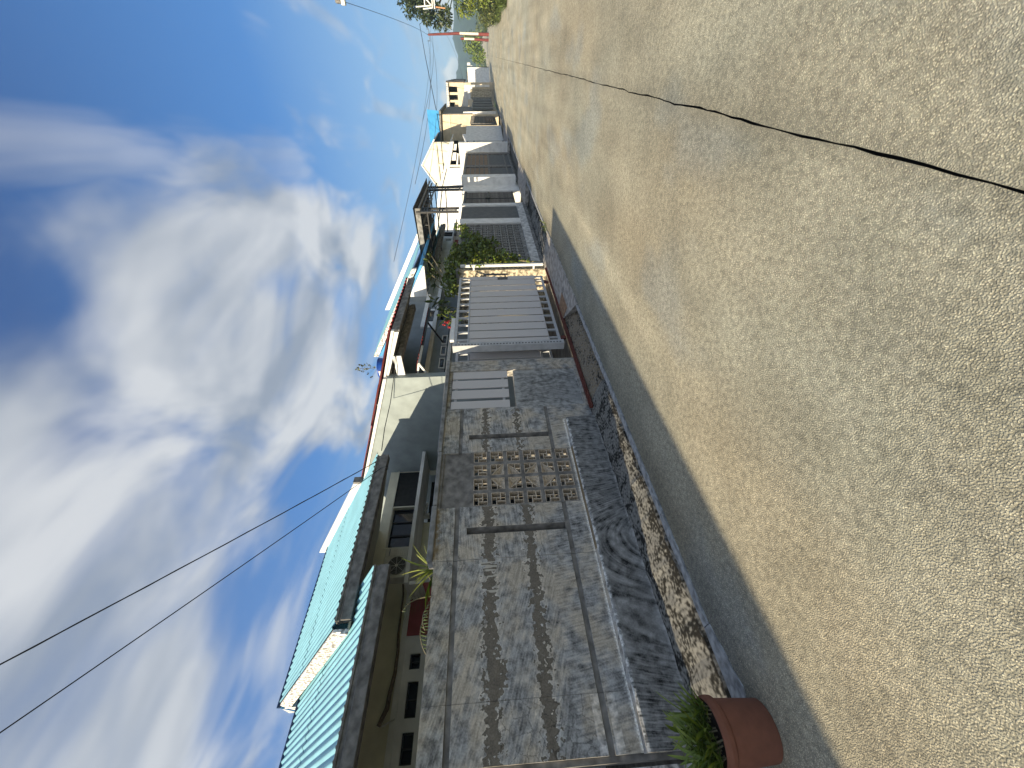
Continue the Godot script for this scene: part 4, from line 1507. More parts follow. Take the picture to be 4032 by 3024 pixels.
func make_far_fences() -> void:
	var blk := simple_block()
	# second frontage: white frame with grey vent blocks
	var f := thing("white_framed_fence", "white framed fence with a grey pinwheel block panel half covered by the vine", "fence", Vector3(12.3, 0, 0))
	var st := S()
	box(st, 9.46, 0.12, -0.15, 15.2, 0.345, 0.05)
	obj("plinth", st, M.white_dirty, f)
	st = S()
	box(st, 9.46, 0.0, -0.16, 15.2, 0.12, 0.06)
	obj("footing", st, M.concrete_dark, f)
	for e in [[12.9, 13.38], [14.9, 15.2]]:
		st = S()
		box(st, e[0], 0.345, -0.2, e[1], 2.335, 0.045)
		obj("pillar", st, M.white, f)
	st = S()
	box(st, 9.46, 0.345, -0.12, 12.9, 0.435, 0.01)
	box(st, 12.80, 0.435, -0.12, 12.9, 2.3, 0.008)
	box(st, 9.46, 2.24, -0.12, 12.80, 2.31, 0.012)
	obj("block_frame", st, M.concrete, f)
	st = S()
	box(st, 13.38, 0.345, -0.12, 14.9, 2.32, 0.0)
	obj("grey_panel", st, M.grey_panel, f)
	for i in 16:
		for k in 9:
			var at := Vector3(12.70 - 0.2005 * i, 0.537 + 0.2005 * k, 0.0)
			mesh_obj("vent_block", blk, M.concrete, f, Transform3D(Basis.IDENTITY, at - f.position))
	st = S()
	box(st, 9.46, 0.435, -0.4, 12.8, 2.24, -0.3)
	obj("backing", st, M.void, f)

	# gate of close dark bars
	var g := thing("barred_gate", "dark gate of close vertical bars between white pillars", "gate", Vector3(16.2, 0, 0))
	st = S()
	for yy in [0.34, 1.3, 2.2]:
		box(st, 15.2, yy, -0.06, 17.1, yy + 0.06, -0.02)
	box(st, 16.10, 0.34, -0.06, 16.16, 2.26, -0.015)
	box(st, 15.2, 2.20, -0.08, 17.1, 2.30, -0.01)
	obj("frame", st, M.metal_black, g)
	st = S()
	for k in 34:
		box(st, 15.23 + 0.055 * k, 0.40, -0.05, 15.25 + 0.055 * k, 2.2, -0.03)
	obj("bar", st, M.concrete_dark, g)
	st = S()
	box(st, 15.22, 0.36, -0.10, 17.1, 2.24, -0.09)
	obj("backing_sheet", st, M.black_panel, g)
	st = S()
	box(st, 16.0, 1.28, -0.02, 16.35, 1.46, 0.03)
	obj("lock_plate", st, M.metal_black, g)

	var wp := thing("white_pillar", "broad white gate pillar with a sunlit wedge at its top", "pillar", Vector3(17.9, 0, 0.1))
	st = S()
	box(st, 17.12, 0.0, -0.55, 18.62, 2.40, -0.02)
	box(st, 17.12, 0.12, -0.02, 18.62, 2.38, 0.01)
	obj("pillar", st, M.white, wp)
	st = S()
	box(st, 18.08, 0.14, 0.01, 18.62, 2.43, 0.32)
	obj("pillar_return", st, M.white, wp)

	# third frontage: grey frame with two bays of brown blocks over dark panels
	var t := thing("two_bay_fence", "dark grey fence with brown block grilles above two dark panels", "fence", Vector3(22.2, 0, 0))
	st = S()
	box(st, 18.62, 2.36, -0.15, 25.8, 2.46, 0.03)
	for e in [[18.62, 18.98], [21.80, 22.24], [25.3, 25.8]]:
		box(st, e[0], 0.0, -0.15, e[1], 2.36, 0.03)
	for e in [[18.98, 21.80], [22.24, 25.3]]:
		box(st, e[0], 0.0, -0.15, e[1], 0.09, 0.03)
		box(st, e[0], 0.30, -0.15, e[1], 0.37, 0.02)
		box(st, e[0], 1.17, -0.15, e[1], 1.25, 0.015)
	obj("frame", st, M.concrete_dark, t)
	var gb := grille_block()
	for e in [[18.98, 21.80], [22.24, 25.3]]:
		st = S()
		box(st, e[0], 0.09, -0.12, e[1], 0.30, -0.02)
		box(st, e[0], 0.37, -0.12, e[1], 1.17, -0.02)
		obj("panel", st, M.grey_panel, t)
		for k in 5:
			var y: float = 1.345 + 0.222 * k
			st = S()
			box(st, e[0], y + 0.094, -0.10, e[1], y + 0.128, -0.002)
			obj("course", st, M.concrete, t)
			var n := int((e[1] - e[0]) / 0.245)
			for i in n:
				mesh_obj("grille_block", gb, M.brown_block, t, Transform3D(Basis.IDENTITY, Vector3(e[0] + 0.13 + 0.245 * i, y, 0.0) - t.position))
		st = S()
		box(st, e[0], 1.25, -0.14, e[1], 2.36, -0.11)
		obj("backing", st, M.void, t)

	var wg := thing("plank_gate", "old gate of unpainted upright planks before the tall white wall", "gate", Vector3(28.2, 0, 0))
	st = S()
	box(st, 25.95, 0.06, -0.10, 30.7, 0.14, -0.03)
	box(st, 25.95, 2.0, -0.10, 30.7, 2.09, -0.03)
	box(st, 25.95, 2.42, -0.10, 30.6, 2.5, -0.03)
	box(st, 28.2, 2.09, -0.10, 28.3, 2.42, -0.03)
	obj("frame", st, M.metal_black, wg)
	for k in 9:
		st = S()
		var z := -0.12 - (0.05 if k % 2 == 0 else 0.0)
		box(st, 26.0 + 0.52 * k, 0.14, z, 26.44 + 0.52 * k, 2.0, z + 0.03)
		obj("plank", st, M.wood_old if k % 3 != 1 else M.metal_black, wg)
	st = S()
	box(st, 26.0, 2.09, -0.13, 30.6, 2.42, -0.10)
	obj("top_panel", st, M.grey_panel, wg)
	st = S()
	tube(st, [Vector3(25.88, 0.2, 0.05), Vector3(25.88, 2.5, 0.05)], 0.035, 8)
	tag(obj("downpipe", st, M.white, self), "thin white pipe upright between the brown block fence and the plank gate", "pipe")

	# tall white wall turned towards the sun
	var w := thing("tall_white_wall", "tall white wall in full sun, between the plank gate and the black grille gate", "wall", Vector3(33, 0, 0.2))
	st = S()
	prism_y(st, [Vector2(31.0, -0.05), Vector2(34.6, 0.42), Vector2(34.6, 0.25), Vector2(31.0, -0.25)], 0.05, 2.62)
	prism_z(st, [Vector2(30.9, 2.55), Vector2(34.6, 2.55), Vector2(34.6, 2.95), Vector2(30.9, 2.60)], -0.25, -0.1)
	obj("wall", st, M.white, w)
	var gg := thing("grille_gate", "black grille gate with brown louvres at its foot", "gate", Vector3(38.5, 0, 0.8))
	st = S()
	for k in 18:
		box(st, 34.8 + 0.3 * k, 0.45, 0.5, 34.84 + 0.3 * k, 2.35, 0.53)
	for k in 9:
		box(st, 34.8, 0.55 + 0.22 * k, 0.53, 40.2, 0.58 + 0.22 * k, 0.55)
	obj("grille", st, M.concrete_dark, gg)
	st = S()
	box(st, 34.8, 0.3, 0.42, 40.2, 2.3, 0.45)
	obj("backing_sheet", st, M.black_panel, gg)
	for k in 4:
		st = S()
		box(st, 35.4, 0.55 + 0.17 * k, 0.56, 38.4, 0.66 + 0.17 * k, 0.58)
		obj("louvre", st, M.wood_old, gg)
	st = S()
	box(st, 40.2, 0.2, 0.55, 40.5, 3.0, 0.85)
	tag(obj("gate_post", st, M.white, self), "slim white gate post beyond the black grille gate", "post")
	# frontages still farther on
	var o := thing("dark_panel_gate", "dark panelled gate with a pale upright, far along the street", "gate", Vector3(46, 0, 1.2))
	st = S()
	for k in 4:
		box(st, 41.2 + 1.7 * k, 0.4, 0.9 + 0.08 * k, 42.7 + 1.7 * k, 2.2, 1.0 + 0.08 * k)
	obj("panel", st, M.grey_panel, o)
	st = S()
	box(st, 47.9, 0.4, 1.2, 48.1, 2.3, 1.4)
	box(st, 41.2, 2.2, 0.9, 48.1, 2.3, 1.02)
	obj("frame", st, M.concrete, o)
	o = thing("speckled_wall", "speckled grey wall with a slanting shadow, far along the street", "wall", Vector3(50, 0, 1.5))
	st = S()
	box(st, 50.0, 0.3, 1.15, 50.3, 2.5, 1.92)
	box(st, 50.3, 0.3, 1.6, 54.0, 2.4, 1.92)
	obj("wall", st, M.mottled, o)
	o = thing("white_gatehouse", "white flat gate portal with a dark opening above the speckled wall", "portal", Vector3(51, 0, 2))
	st = S()
	box(st, 50.4, 2.3, 1.1, 50.7, 3.1, 2.3)
	box(st, 50.4, 0.5, 2.12, 50.7, 2.3, 2.3)
	obj("frame", st, M.white, o)
	o = thing("far_white_wall", "plain white wall standing alone at the far end of the row", "wall", Vector3(64, 0, 3))
	st = S()
	box(st, 64.0, 0.2, 2.0, 64.4, 3.0, 3.62)
	obj("wall", st, M.white, o)
	st = S()
	box(st, 63.95, 0.2, 3.63, 64.5, 3.05, 3.68)
	box(st, 64.0, 3.0, 2.0, 64.4, 3.15, 3.2)
	obj("trim", st, M.metal_black, o)
	o = thing("rooftop_box", "small white box on two legs by the far wall", "box", Vector3(64.6, 2.4, 4))
	st = S()
	box(st, 64.5, 2.62, 3.8, 64.8, 3.0, 4.08)
	box(st, 64.5, 2.35, 3.72, 64.55, 2.62, 3.8)
	obj("casing", st, M.white, o)

func make_far_houses() -> void:
	# white gable with a deep opening
	var h := thing("white_gable_house", "big plain white gable wall with a black stepped opening, behind the carport", "house", Vector3(27, 0, -3))
	var st := S()
	var x := 26.0
	prism_x(st, [Vector2(-9.0, 0), Vector2(-9.0, 6.3), Vector2(-4.4, 4.66), Vector2(-1.77, 4.05), Vector2(-0.78, 3.62), Vector2(-0.78, 0.0)], x, x + 0.3)
	prism_x(st, [Vector2(-0.78, 0.0), Vector2(-0.78, 2.84), Vector2(0.5, 2.86), Vector2(0.5, 0.0)], x, x + 0.3)
	obj("gable_wall", st, M.white, h)
	st = S()
	prism_x(st, [Vector2(-0.78, 3.50), Vector2(-0.78, 3.66), Vector2(0.56, 3.27), Vector2(0.56, 3.13)], x - 0.1, x + 0.25)
	prism_x(st, [Vector2(-9.0, 6.3), Vector2(-9.0, 6.5), Vector2(-4.4, 4.84), Vector2(-1.77, 4.22), Vector2(-0.78, 3.80), Vector2(0.56, 3.33), Vector2(0.56, 3.28), Vector2(-0.78, 3.67), Vector2(-1.77, 4.05), Vector2(-4.4, 4.66)], x - 0.14, x + 3.0)
	obj("rake_board", st, M.white, h)
	st = S()
	prism_x(st, [Vector2(-0.75, 2.86), Vector2(-0.75, 3.5), Vector2(0.5, 3.14), Vector2(0.5, 2.9)], x + 0.8, x + 0.85)
	obj("opening", st, M.void, h)
	st = S()
	prism_x(st, [Vector2(-0.40, 3.10), Vector2(-0.40, 3.36), Vector2(0.0, 3.24), Vector2(0.0, 3.02)], x + 0.05, x + 0.2)
	prism_x(st, [Vector2(-0.66, 3.0), Vector2(-0.62, 3.08), Vector2(-0.05, 2.98), Vector2(-0.05, 2.90)], x + 0.1, x + 0.25)
	prism_x(st, [Vector2(0.12, 3.02), Vector2(0.12, 3.20), Vector2(0.42, 3.12), Vector2(0.42, 2.96)], x + 0.05, x + 0.2)
	obj("stepped_board", st, M.white, h)
	# cream gable
	h = thing("cream_gable_house", "cream house with a pointed gable and a ledge line below it", "house", Vector3(37, 0, -2.5))
	x = 36.0
	st = S()
	prism_x(st, [Vector2(-5.5, 0), Vector2(-5.5, 4.4), Vector2(-2.39, 6.44), Vector2(-0.8, 5.36), Vector2(-0.8, 0.0)], x, x + 0.3)
	obj("gable_wall", st, M.cream, h)
	st = S()
	prism_x(st, [Vector2(-5.0, 5.1), Vector2(-5.0, 5.24), Vector2(-0.85, 5.26), Vector2(-0.85, 5.12)], x - 0.12, x)
	box(st, x - 0.1, 4.7, -2.45, x, 5.1, -2.30)
	box(st, x - 0.1, 3.5, -1.0, x, 5.1, -0.86)
	obj("ledge", st, M.wall_cream, h)
	st = S()
	prism_x(st, [Vector2(-5.6, 4.34), Vector2(-5.6, 4.42), Vector2(-2.39, 6.53), Vector2(-0.6, 5.3), Vector2(-0.6, 5.2), Vector2(-2.39, 6.44)], x - 0.1, x + 5.0)
	obj("roof", st, M.white, h)
	st = S()
	prism_x(st, [Vector2(-3.1, 4.55), Vector2(-3.05, 4.85), Vector2(-2.9, 4.9), Vector2(-2.9, 4.6)], x - 0.05, x - 0.02)
	obj("vent", st, M.metal_black, h)
	# beige house, bright blue roof
	h = thing("beige_blue_house", "beige house under a bright blue roof with dark eave trim", "house", Vector3(42, 0, 0))
	x = 40.0
	st = S()
	box(st, x, 0.0, -1.7, x + 7.0, 4.86, 0.66)
	obj("wall", st, M.beige, h)
	st = S()
	prism_x(st, [Vector2(-2.2, 5.05), Vector2(-2.2, 5.2), Vector2(0.95, 5.0), Vector2(0.95, 4.86)], x - 0.25, x + 7.3)
	obj("eave_trim", st, M.concrete_dark, h)
	st = S()
	quad(st, Vector3(x - 0.2, 5.03, 0.9), Vector3(x + 7.3, 5.03, 0.9), Vector3(x + 7.3, 6.2, -0.6), Vector3(x + 1.6, 6.2, -0.6))
	quad(st, Vector3(x - 0.25, 5.1, -2.2), Vector3(x - 0.25, 5.03, 0.95), Vector3(x + 1.7, 6.22, 0.9), Vector3(x + 1.7, 6.22, -2.2))
	obj("roof", st, M.roof_deep, h)
	st = S()
	box(st, x - 0.05, 4.15, -1.6, x, 4.22, 0.66)
	obj("ledge", st, M.wall_cream, h)
	st = S()
	box(st, x - 2.0, 2.6, -2.6, x, 3.95, -1.4)
	obj("porch", st, M.soffit, h)
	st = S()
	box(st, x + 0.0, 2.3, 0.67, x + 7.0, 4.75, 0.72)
	obj("painted_shade_front", st, M.concrete_dark, h)  # dark sheet over the beige wall, the shade is in its colour
	# half built house farther on
	h = thing("unfinished_house", "half-built house with black openings under a pale roof edge, far along the street", "house", Vector3(58, 0, 1))
	x = 52.0
	st = S()
	box(st, x, 0.0, 0.2, x + 0.3, 3.9, 2.45)
	for e in [[0.15, 0.35], [0.75, 0.95], [1.4, 1.62], [2.1, 2.45]]:
		box(st, x, 3.9, e[0], x + 0.3, 4.85, e[1])
	box(st, x + 0.9, 3.9, 0.1, x + 1.0, 4.4, 1.0)
	obj("wall", st, M.beige, h)
	st = S()
	box(st, x + 1.2, 3.2, -0.2, x + 1.3, 4.9, 2.45)
	obj("opening", st, M.void, h)
	st = S()
	prism_x(st, [Vector2(-0.4, 4.86), Vector2(-0.4, 5.1), Vector2(2.5, 5.04), Vector2(2.5, 4.84)], x - 0.2, x + 6.0)
	obj("roof_edge", st, M.white_stain, h)
	st = S()
	prism_z(st, [Vector2(x - 0.2, 3.1), Vector2(x - 0.2, 5.04), Vector2(x + 6.0, 4.5), Vector2(x + 6.0, 3.1)], 2.46, 2.6)
	obj("dark_side", st, M.roof_dark, h)
	st = S()
	prism_x(st, [Vector2(-0.6, 2.8), Vector2(-0.6, 3.75), Vector2(2.3, 2.95), Vector2(2.3, 2.7)], 47.9, 48.3)
	var nr := thing("white_lean_to", "long white sloping wall top before the half-built house", "wall", Vector3(48, 0, 1))
	obj("wall", st, M.white, nr)

	# unseen house at the left; its flat canopy is added to shade the road edge
	var n := thing("unseen_shading_house", "unseen house left of the view with a flat canopy added to shade the road edge", "house", Vector3(-5, 0, -2))
	st = S()
	box(st, -10.0, 0.0, -9.0, -0.9, 3.2, -1.2)
	obj("wall", st, M.wall_white, n)
	st = S()
	box(st, -12.0, 4.55, -0.85, -0.5, 4.72, 0.157)
	box(st, -12.0, 3.2, -1.3, -11.6, 4.55, 0.1)
	obj("canopy", st, M.concrete, n)
	st = S()
	for xx in [-11.8, -6.4, -1.0]:
		box(st, xx, 0.0, -0.5, xx + 0.25, 4.55, -0.25)
	obj("post", st, M.concrete, n)

# ---------------------------------------------------------------- plants
func make_plants() -> void:
	# pot and its plant
	var c := Vector3(0.335, 0.0, 1.035)
	var p := thing("terracotta_pot", "brown terracotta pot on the kerb at the left edge", "flower pot", c)
	var st := S()
	lathe(st, c, [Vector2(0.0, 0.0), Vector2(0.138, 0.0), Vector2(0.144, 0.006), Vector2(0.160, 0.262), Vector2(0.168, 0.272), Vector2(0.176, 0.277), Vector2(0.179, 0.300), Vector2(0.175, 0.326), Vector2(0.166, 0.333), Vector2(0.158, 0.328), Vector2(0.155, 0.29)], 48)
	obj("pot", st, M.pot, p)
	st = S()
	lathe(st, c, [Vector2(0.156, 0.287), Vector2(0.1, 0.296), Vector2(0.0, 0.30)], 24)
	obj("soil", st, M.soil, p)
	var pl := thing("potted_plant", "bright green plant with narrow pointed leaves growing in the terracotta pot", "plant", c + Vector3(0, 0.29, 0))
	var lms := []
	for i in 8:
		lms.append(leaf_mesh(0.15 + 0.019 * i, 0.019 + 0.0018 * (i % 4), 0.10 + 0.07 * (i % 4), 0.3, 7, Color(0.075 + 0.01 * (i % 3), 0.135 + 0.012 * (i % 3), 0.018), Color(0.15 + 0.03 * (i % 3), 0.205 + 0.02 * (i % 3), 0.03)))
	for i in 26:
		var base := Vector3(rng.randf_range(-0.11, 0.11), 0.01, rng.randf_range(-0.11, 0.11))
		var lean := Vector3(base.x * 3.0 - 0.10, 1.0, base.z * 2.0 - 0.35)
		var hgt := rng.randf_range(0.03, 0.11)
		var top := base + lean.normalized() * hgt
		st = S()
		tube(st, [base + pl.position, top + pl.position], [0.005, 0.004], 5)
		obj("stem", st, M.stem, pl)
		for k in 9:
			var a := TAU * k / 9.0 * 2.4 + i
			var up := 0.25 + 1.25 * (k / 9.0)
			var d := Vector3(cos(a), up, sin(a)) + lean * 0.35
			mesh_obj("leaf", lms[(i + k) % 8], M.leaf, pl, aim(base.lerp(top, 0.35 + 0.65 * k / 9.0), d, rng.randf_range(-0.3, 0.3), rng.randf_range(0.62, 1.05)))
	# plants whose tops show over the fence
	var y := thing("spiky_plant", "light green spiky plant reaching above the concrete fence by the ledge", "plant", Vector3(2.12, 1.9, -0.55))
	st = S()
	tube(st, [Vector3(2.12, 0.0, -0.55), Vector3(2.13, 1.2, -0.55), Vector3(2.16, 2.22, -0.55)], [0.03, 0.02, 0.014], 6)
	obj("stem", st, M.stem, y)
	var ym := leaf_mesh(0.40, 0.030, 0.16, 0.3, 6, Color(0.15, 0.21, 0.035), Color(0.30, 0.33, 0.09))
	var yb := leaf_mesh(0.30, 0.085, 0.45, 0.25, 7, Color(0.16, 0.23, 0.03), Color(0.20, 0.27, 0.045))
	for k in 20:
		var a := 0.2 + 0.14 * k
		var d := Vector3(cos(a) * 0.95 + 0.25, 0.35 + 0.75 * fr(k, 1), 0.5 * (fr(k, 2) - 0.5))
		mesh_obj("leaf", ym, M.leaf, y, aim(Vector3(2.16 - 0.03 * fr(k, 5), 2.22 + 0.06 * fr(k, 3), -0.55) - y.position, d, 0, 0.6 + 0.6 * fr(k, 4)))
	for k in 9:
		var d := Vector3(-0.8 + 0.25 * k * 0.4, 0.6 - 0.1 * k, 0.35 * (fr(k, 7) - 0.3))
		mesh_obj("leaf", yb, M.leaf, y, aim(Vector3(1.98 + 0.02 * k, 2.24 + 0.02 * fr(k, 8), -0.52) - y.position, d, 0, 0.7 + 0.4 * fr(k, 9)))
	var pm := thing("feather_palm", "dark feather palm fronds arching over the concrete fence before the red panel", "palm", Vector3(1.75, 1.8, -0.6))
	st = S()
	tube(st, [Vector3(1.85, 0.0, -0.6), Vector3(1.83, 2.05, -0.6)], [0.05, 0.035], 7)
	obj("stem", st, M.bark, pm)
	var lf := leaf_mesh(0.17, 0.013, 0.35, 0.2, 4, Color(0.045, 0.075, 0.018), Color(0.11, 0.13, 0.04))
	for fnd in [[Vector3(1.84, 2.05, -0.6), Vector3(1.72, 2.40, -0.56), Vector3(1.45, 2.40, -0.5), Vector3(1.24, 2.24, -0.46)], [Vector3(1.84, 2.05, -0.6), Vector3(1.78, 2.30, -0.48), Vector3(1.60, 2.36, -0.38), Vector3(1.42, 2.26, -0.30)], [Vector3(1.84, 2.05, -0.6), Vector3(1.86, 2.36, -0.56), Vector3(1.80, 2.50, -0.5), Vector3(1.66, 2.54, -0.45)], [Vector3(1.84, 2.05, -0.6), Vector3(1.98, 2.3, -0.62), Vector3(2.1, 2.38, -0.6), Vector3(2.26, 2.36, -0.58)]]:
		var cv := Curve3D.new()
		for i in 4:
			cv.add_point(fnd[i])
		var pts := []
		for i in 17:
			var t := i / 16.0
			var u := 1.0 - t
			pts.append(fnd[0] * u * u * u + fnd[1] * 3 * u * u * t + fnd[2] * 3 * u * t * t + fnd[3] * t * t * t)
		st = S()
		tube(st, pts, 0.006, 5)
		var fo := obj("frond", st, M.stem, pm)
		for i in range(3, 17):
			var dir: Vector3 = (pts[i] - pts[i - 1]).normalized()
			var side := dir.cross(Vector3.UP).normalized()
			for s in [-1, 1]:
				mesh_obj("leaflet", lf, M.leaf_dark, fo, aim(pts[i], dir * 0.8 + side * (0.8 * s) + Vector3(0, -0.15 - 0.3 * fr(i, s + 3), 0), 0, 1.0 - 0.02 * i))
	# vine over the white framed fence
	var v := thing("climbing_vine", "yellow green climbing vine hanging over the block panel beside the catch post", "vine", Vector3(10.4, 1.2, 0.1))
	var q := leaf_mesh(0.075, 0.07, 0.3, 0.15, 3, Color.WHITE, Color.WHITE)
	var xf := []
	var co := []
	strew([[Vector3(9.75, 2.36, -0.1), Vector3(0.55, 0.28, 0.30), 520], [Vector3(9.2, 2.44, -0.3), Vector3(0.5, 0.22, 0.25), 300], [Vector3(10.25, 2.16, 0.08), Vector3(0.6, 0.34, 0.22), 520], [Vector3(10.6, 1.75, 0.08), Vector3(0.75, 0.40, 0.16), 520], [Vector3(11.3, 1.85, 0.06), Vector3(0.55, 0.22, 0.12), 260], [Vector3(11.1, 1.40, 0.06), Vector3(0.30, 0.30, 0.10), 120], [Vector3(12.0, 2.15, 0.06), Vector3(0.55, 0.13, 0.10), 130], [Vector3(12.5, 2.36, 0.06), Vector3(0.25, 0.13, 0.10), 50], [Vector3(9.75, 1.55, 0.12), Vector3(0.34, 0.45, 0.16), 330], [Vector3(9.72, 0.95, 0.12), Vector3(0.22, 0.34, 0.12), 140], [Vector3(10.15, 1.2, 0.06), Vector3(0.35, 0.25, 0.1), 120], [Vector3(9.62, 0.5, 0.12), Vector3(0.12, 0.12, 0.08), 14], [Vector3(9.30, 1.9, 0.22), Vector3(0.10, 0.45, 0.08), 26]], 1.0, Color(0.115, 0.155, 0.018), 0.4, xf, co)
	multi("foliage", q, xf, co, M.leaf, v)
	st = S()
	tube(st, [Vector3(9.6, 0.1, 0.05), Vector3(9.7, 0.8, 0.08), Vector3(9.8, 1.5, 0.08), Vector3(10.1, 2.0, 0.08), Vector3(9.9, 2.35, 0.0)], 0.018, 6)
	tube(st, [Vector3(9.8, 1.5, 0.08), Vector3(10.5, 1.8, 0.08), Vector3(11.4, 1.95, 0.06), Vector3(12.4, 2.3, 0.06)], 0.010, 5)
	obj("stem", st, M.stem, v)
	# long leaved shrub behind the gate
	var s := thing("long_leaved_shrub", "tall shrub with whorls of long narrow leaves behind the sliding gate", "shrub", Vector3(9.6, 1.2, -0.7))
	var roots := [Vector3(9.3, 0.0, -0.75), Vector3(9.34, 2.2, -0.7)]
	st = S()
	tube(st, roots, [0.04, 0.025], 7)
	var long_leaf := [leaf_mesh(0.30, 0.055, 0.25, 0.25, 6, Color(0.085, 0.12, 0.02), Color(0.13, 0.16, 0.03)), leaf_mesh(0.27, 0.05, 0.45, 0.25, 6, Color(0.12, 0.15, 0.025), Color(0.19, 0.20, 0.05)), leaf_mesh(0.33, 0.05, 0.35, 0.25, 6, Color(0.055, 0.085, 0.018), Color(0.09, 0.12, 0.03))]
	var whorls := [Vector3(10.0, 2.93, -0.7), Vector3(10.8, 3.12, -0.75), Vector3(11.0, 3.04, -0.7), Vector3(11.8, 3.33, -0.7), Vector3(11.45, 2.9, -0.65), Vector3(10.45, 2.86, -0.6), Vector3(12.3, 3.28, -0.75)]
	for wv in whorls:
		var mid: Vector3 = (roots[1] + wv) * 0.5 + Vector3(-0.1, 0.02, 0)
		tube(st, [roots[1], mid, wv], [0.022, 0.017, 0.012], 6)
	obj("stem", st, M.stem, s)
	for i in whorls.size():
		for k in 12:
			var a := TAU * k / 12.0 * 1.9 + i
			var d := Vector3(cos(a), 0.25 + 0.7 * fr(k, i), sin(a) * 0.9)
			mesh_obj("leaf", long_leaf[(i + k) % 3], M.leaf, s, aim(whorls[i] - s.position + rv(0.03), d, 0, 0.8 + 0.5 * fr(k, i + 9)))
	# thorn bush with red flowers above the gate
	var b := thing("flowering_bush", "dark leafy bush with a cluster of red flowers above the sliding gate", "bush", Vector3(8.0, 1.2, -0.5))
	st = S()
	for e in [[Vector3(7.9, 0.0, -0.55), Vector3(7.95, 1.9, -0.5), Vector3(7.6, 2.42, -0.42)], [Vector3(7.95, 0.0, -0.55), Vector3(8.1, 1.9, -0.5), Vector3(8.75, 2.78, -0.6)], [Vector3(7.95, 0.0, -0.55), Vector3(8.1, 2.0, -0.5), Vector3(8.35, 2.62, -0.6)]]:
		tube(st, e, [0.025, 0.015, 0.008], 6)
	obj("stem", st, M.stem, b)
	var bl := leaf_mesh(0.19, 0.06, 0.3, 0.2, 5, Color(0.045, 0.075, 0.016), Color(0.075, 0.115, 0.025))
	var bl2 := leaf_mesh(0.2, 0.065, 0.3, 0.2, 5, Color(0.13, 0.17, 0.03), Color(0.17, 0.2, 0.05))
	for i in 74:
		var cc: Vector3 = [Vector3(8.75, 2.78, -0.6), Vector3(8.35, 2.60, -0.6), Vector3(8.05, 2.42, -0.5), Vector3(7.7, 2.36, -0.45)][i % 4]
		mesh_obj("leaf", bl if i % 5 else bl2, M.leaf, b, aim(cc + rv(0.11) - b.position, rv() + Vector3(0, 0.25, 0), 0, 0.75 + 0.6 * fr(i, 2)))
	for e in [Vector3(7.48, 2.46, -0.4), Vector3(7.44, 2.43, -0.38), Vector3(7.38, 2.49, -0.4), Vector3(7.52, 2.41, -0.4), Vector3(7.27, 2.37, -0.4)]:
		st = S()
		for k in 5:
			var a := TAU * k / 5.0
			tube(st, [e, e + Vector3(cos(a), sin(a), 0.4) * 0.022, e + Vector3(cos(a), sin(a), 0.2) * 0.042], [0.006, 0.017, 0.006], 6)
		obj("flower", st, M.flower, b)
	# weeds in the gutter
	var xf2 := []
	var co2 := []
	var gm := leaf_mesh(0.22, 0.012, 0.5, 0.2, 4, Color.WHITE, Color.WHITE)
	for i in 70:
		xf2.append(aim(Vector3(9.75 + rng.randf_range(-0.22, 0.3), -0.05, 0.84 + rng.randf_range(-0.06, 0.08)), Vector3(rng.randf_range(-1, 1), 1.4, rng.randf_range(-1, 1)), 0, rng.randf_range(0.5, 1.2)))
		var k := rng.randf_range(0.6, 1.4)
		co2.append(Color(0.12 * k, 0.15 * k, 0.035 * k))
	for i in 60:
		xf2.append(aim(Vector3(6.62 + rng.randf_range(-0.16, 0.16), -0.2, 0.66 + rng.randf_range(-0.1, 0.1)), Vector3(rng.randf_range(-1, 1), 0.9, rng.randf_range(-1, 1)), 0, rng.randf_range(0.3, 0.7)))
		co2.append(Color(0.03, 0.06, 0.012))
	var wd := multi("gutter_weeds", gm, xf2, co2, M.leaf, self)
	tag(wd, "small grassy weeds growing in the gutter by the driveway slab", "weeds")

	# ---- far side of the road
	var t := thing("broadleaf_tree", "dark leaved tree at the right edge beside the road, above the banana", "tree", Vector3(35, 0, 8.6))
	st = S()
	tube(st, [Vector3(35, -0.1, 8.6), Vector3(34.9, 1.8, 8.4), Vector3(35.1, 3.6, 8.1), Vector3(35, 5.4, 7.8)], [0.22, 0.17, 0.12, 0.05], 8)
	tube(st, [Vector3(35.0, 3.0, 8.2), Vector3(34.6, 4.2, 7.4), Vector3(34.4, 5.0, 6.6)], [0.09, 0.06, 0.02], 6)
	tube(st, [Vector3(35.0, 4.0, 8.1), Vector3(35.3, 5.2, 7.2), Vector3(35.2, 6.0, 6.8)], [0.08, 0.05, 0.02], 6)
	tube(st, [Vector3(35.0, 3.2, 8.1), Vector3(35.4, 3.9, 7.0), Vector3(35.5, 4.1, 6.1)], [0.07, 0.05, 0.02], 6)
	obj("trunk", st, M.bark, t)
	xf = []
	co = []
	strew([[Vector3(34.6, 6.1, 7.3), Vector3(0.9, 0.45, 0.6), 420], [Vector3(34.8, 5.4, 6.75), Vector3(0.9, 0.5, 0.65), 520], [Vector3(35.0, 4.7, 6.7), Vector3(0.9, 0.5, 0.75), 560], [Vector3(34.4, 4.75, 6.2), Vector3(0.5, 0.3, 0.35), 150], [Vector3(35.2, 4.1, 6.4), Vector3(0.9, 0.4, 0.75), 460], [Vector3(35.0, 3.55, 6.3), Vector3(0.8, 0.35, 0.7), 360], [Vector3(35.0, 5.6, 8.6), Vector3(1.6, 1.0, 1.3), 700], [Vector3(35.2, 4.0, 8.4), Vector3(1.5, 1.0, 1.2), 500], [Vector3(34.6, 5.95, 6.45), Vector3(0.35, 0.18, 0.22), 60]], 1.0, Color(0.042, 0.062, 0.022), 0.5, xf, co)
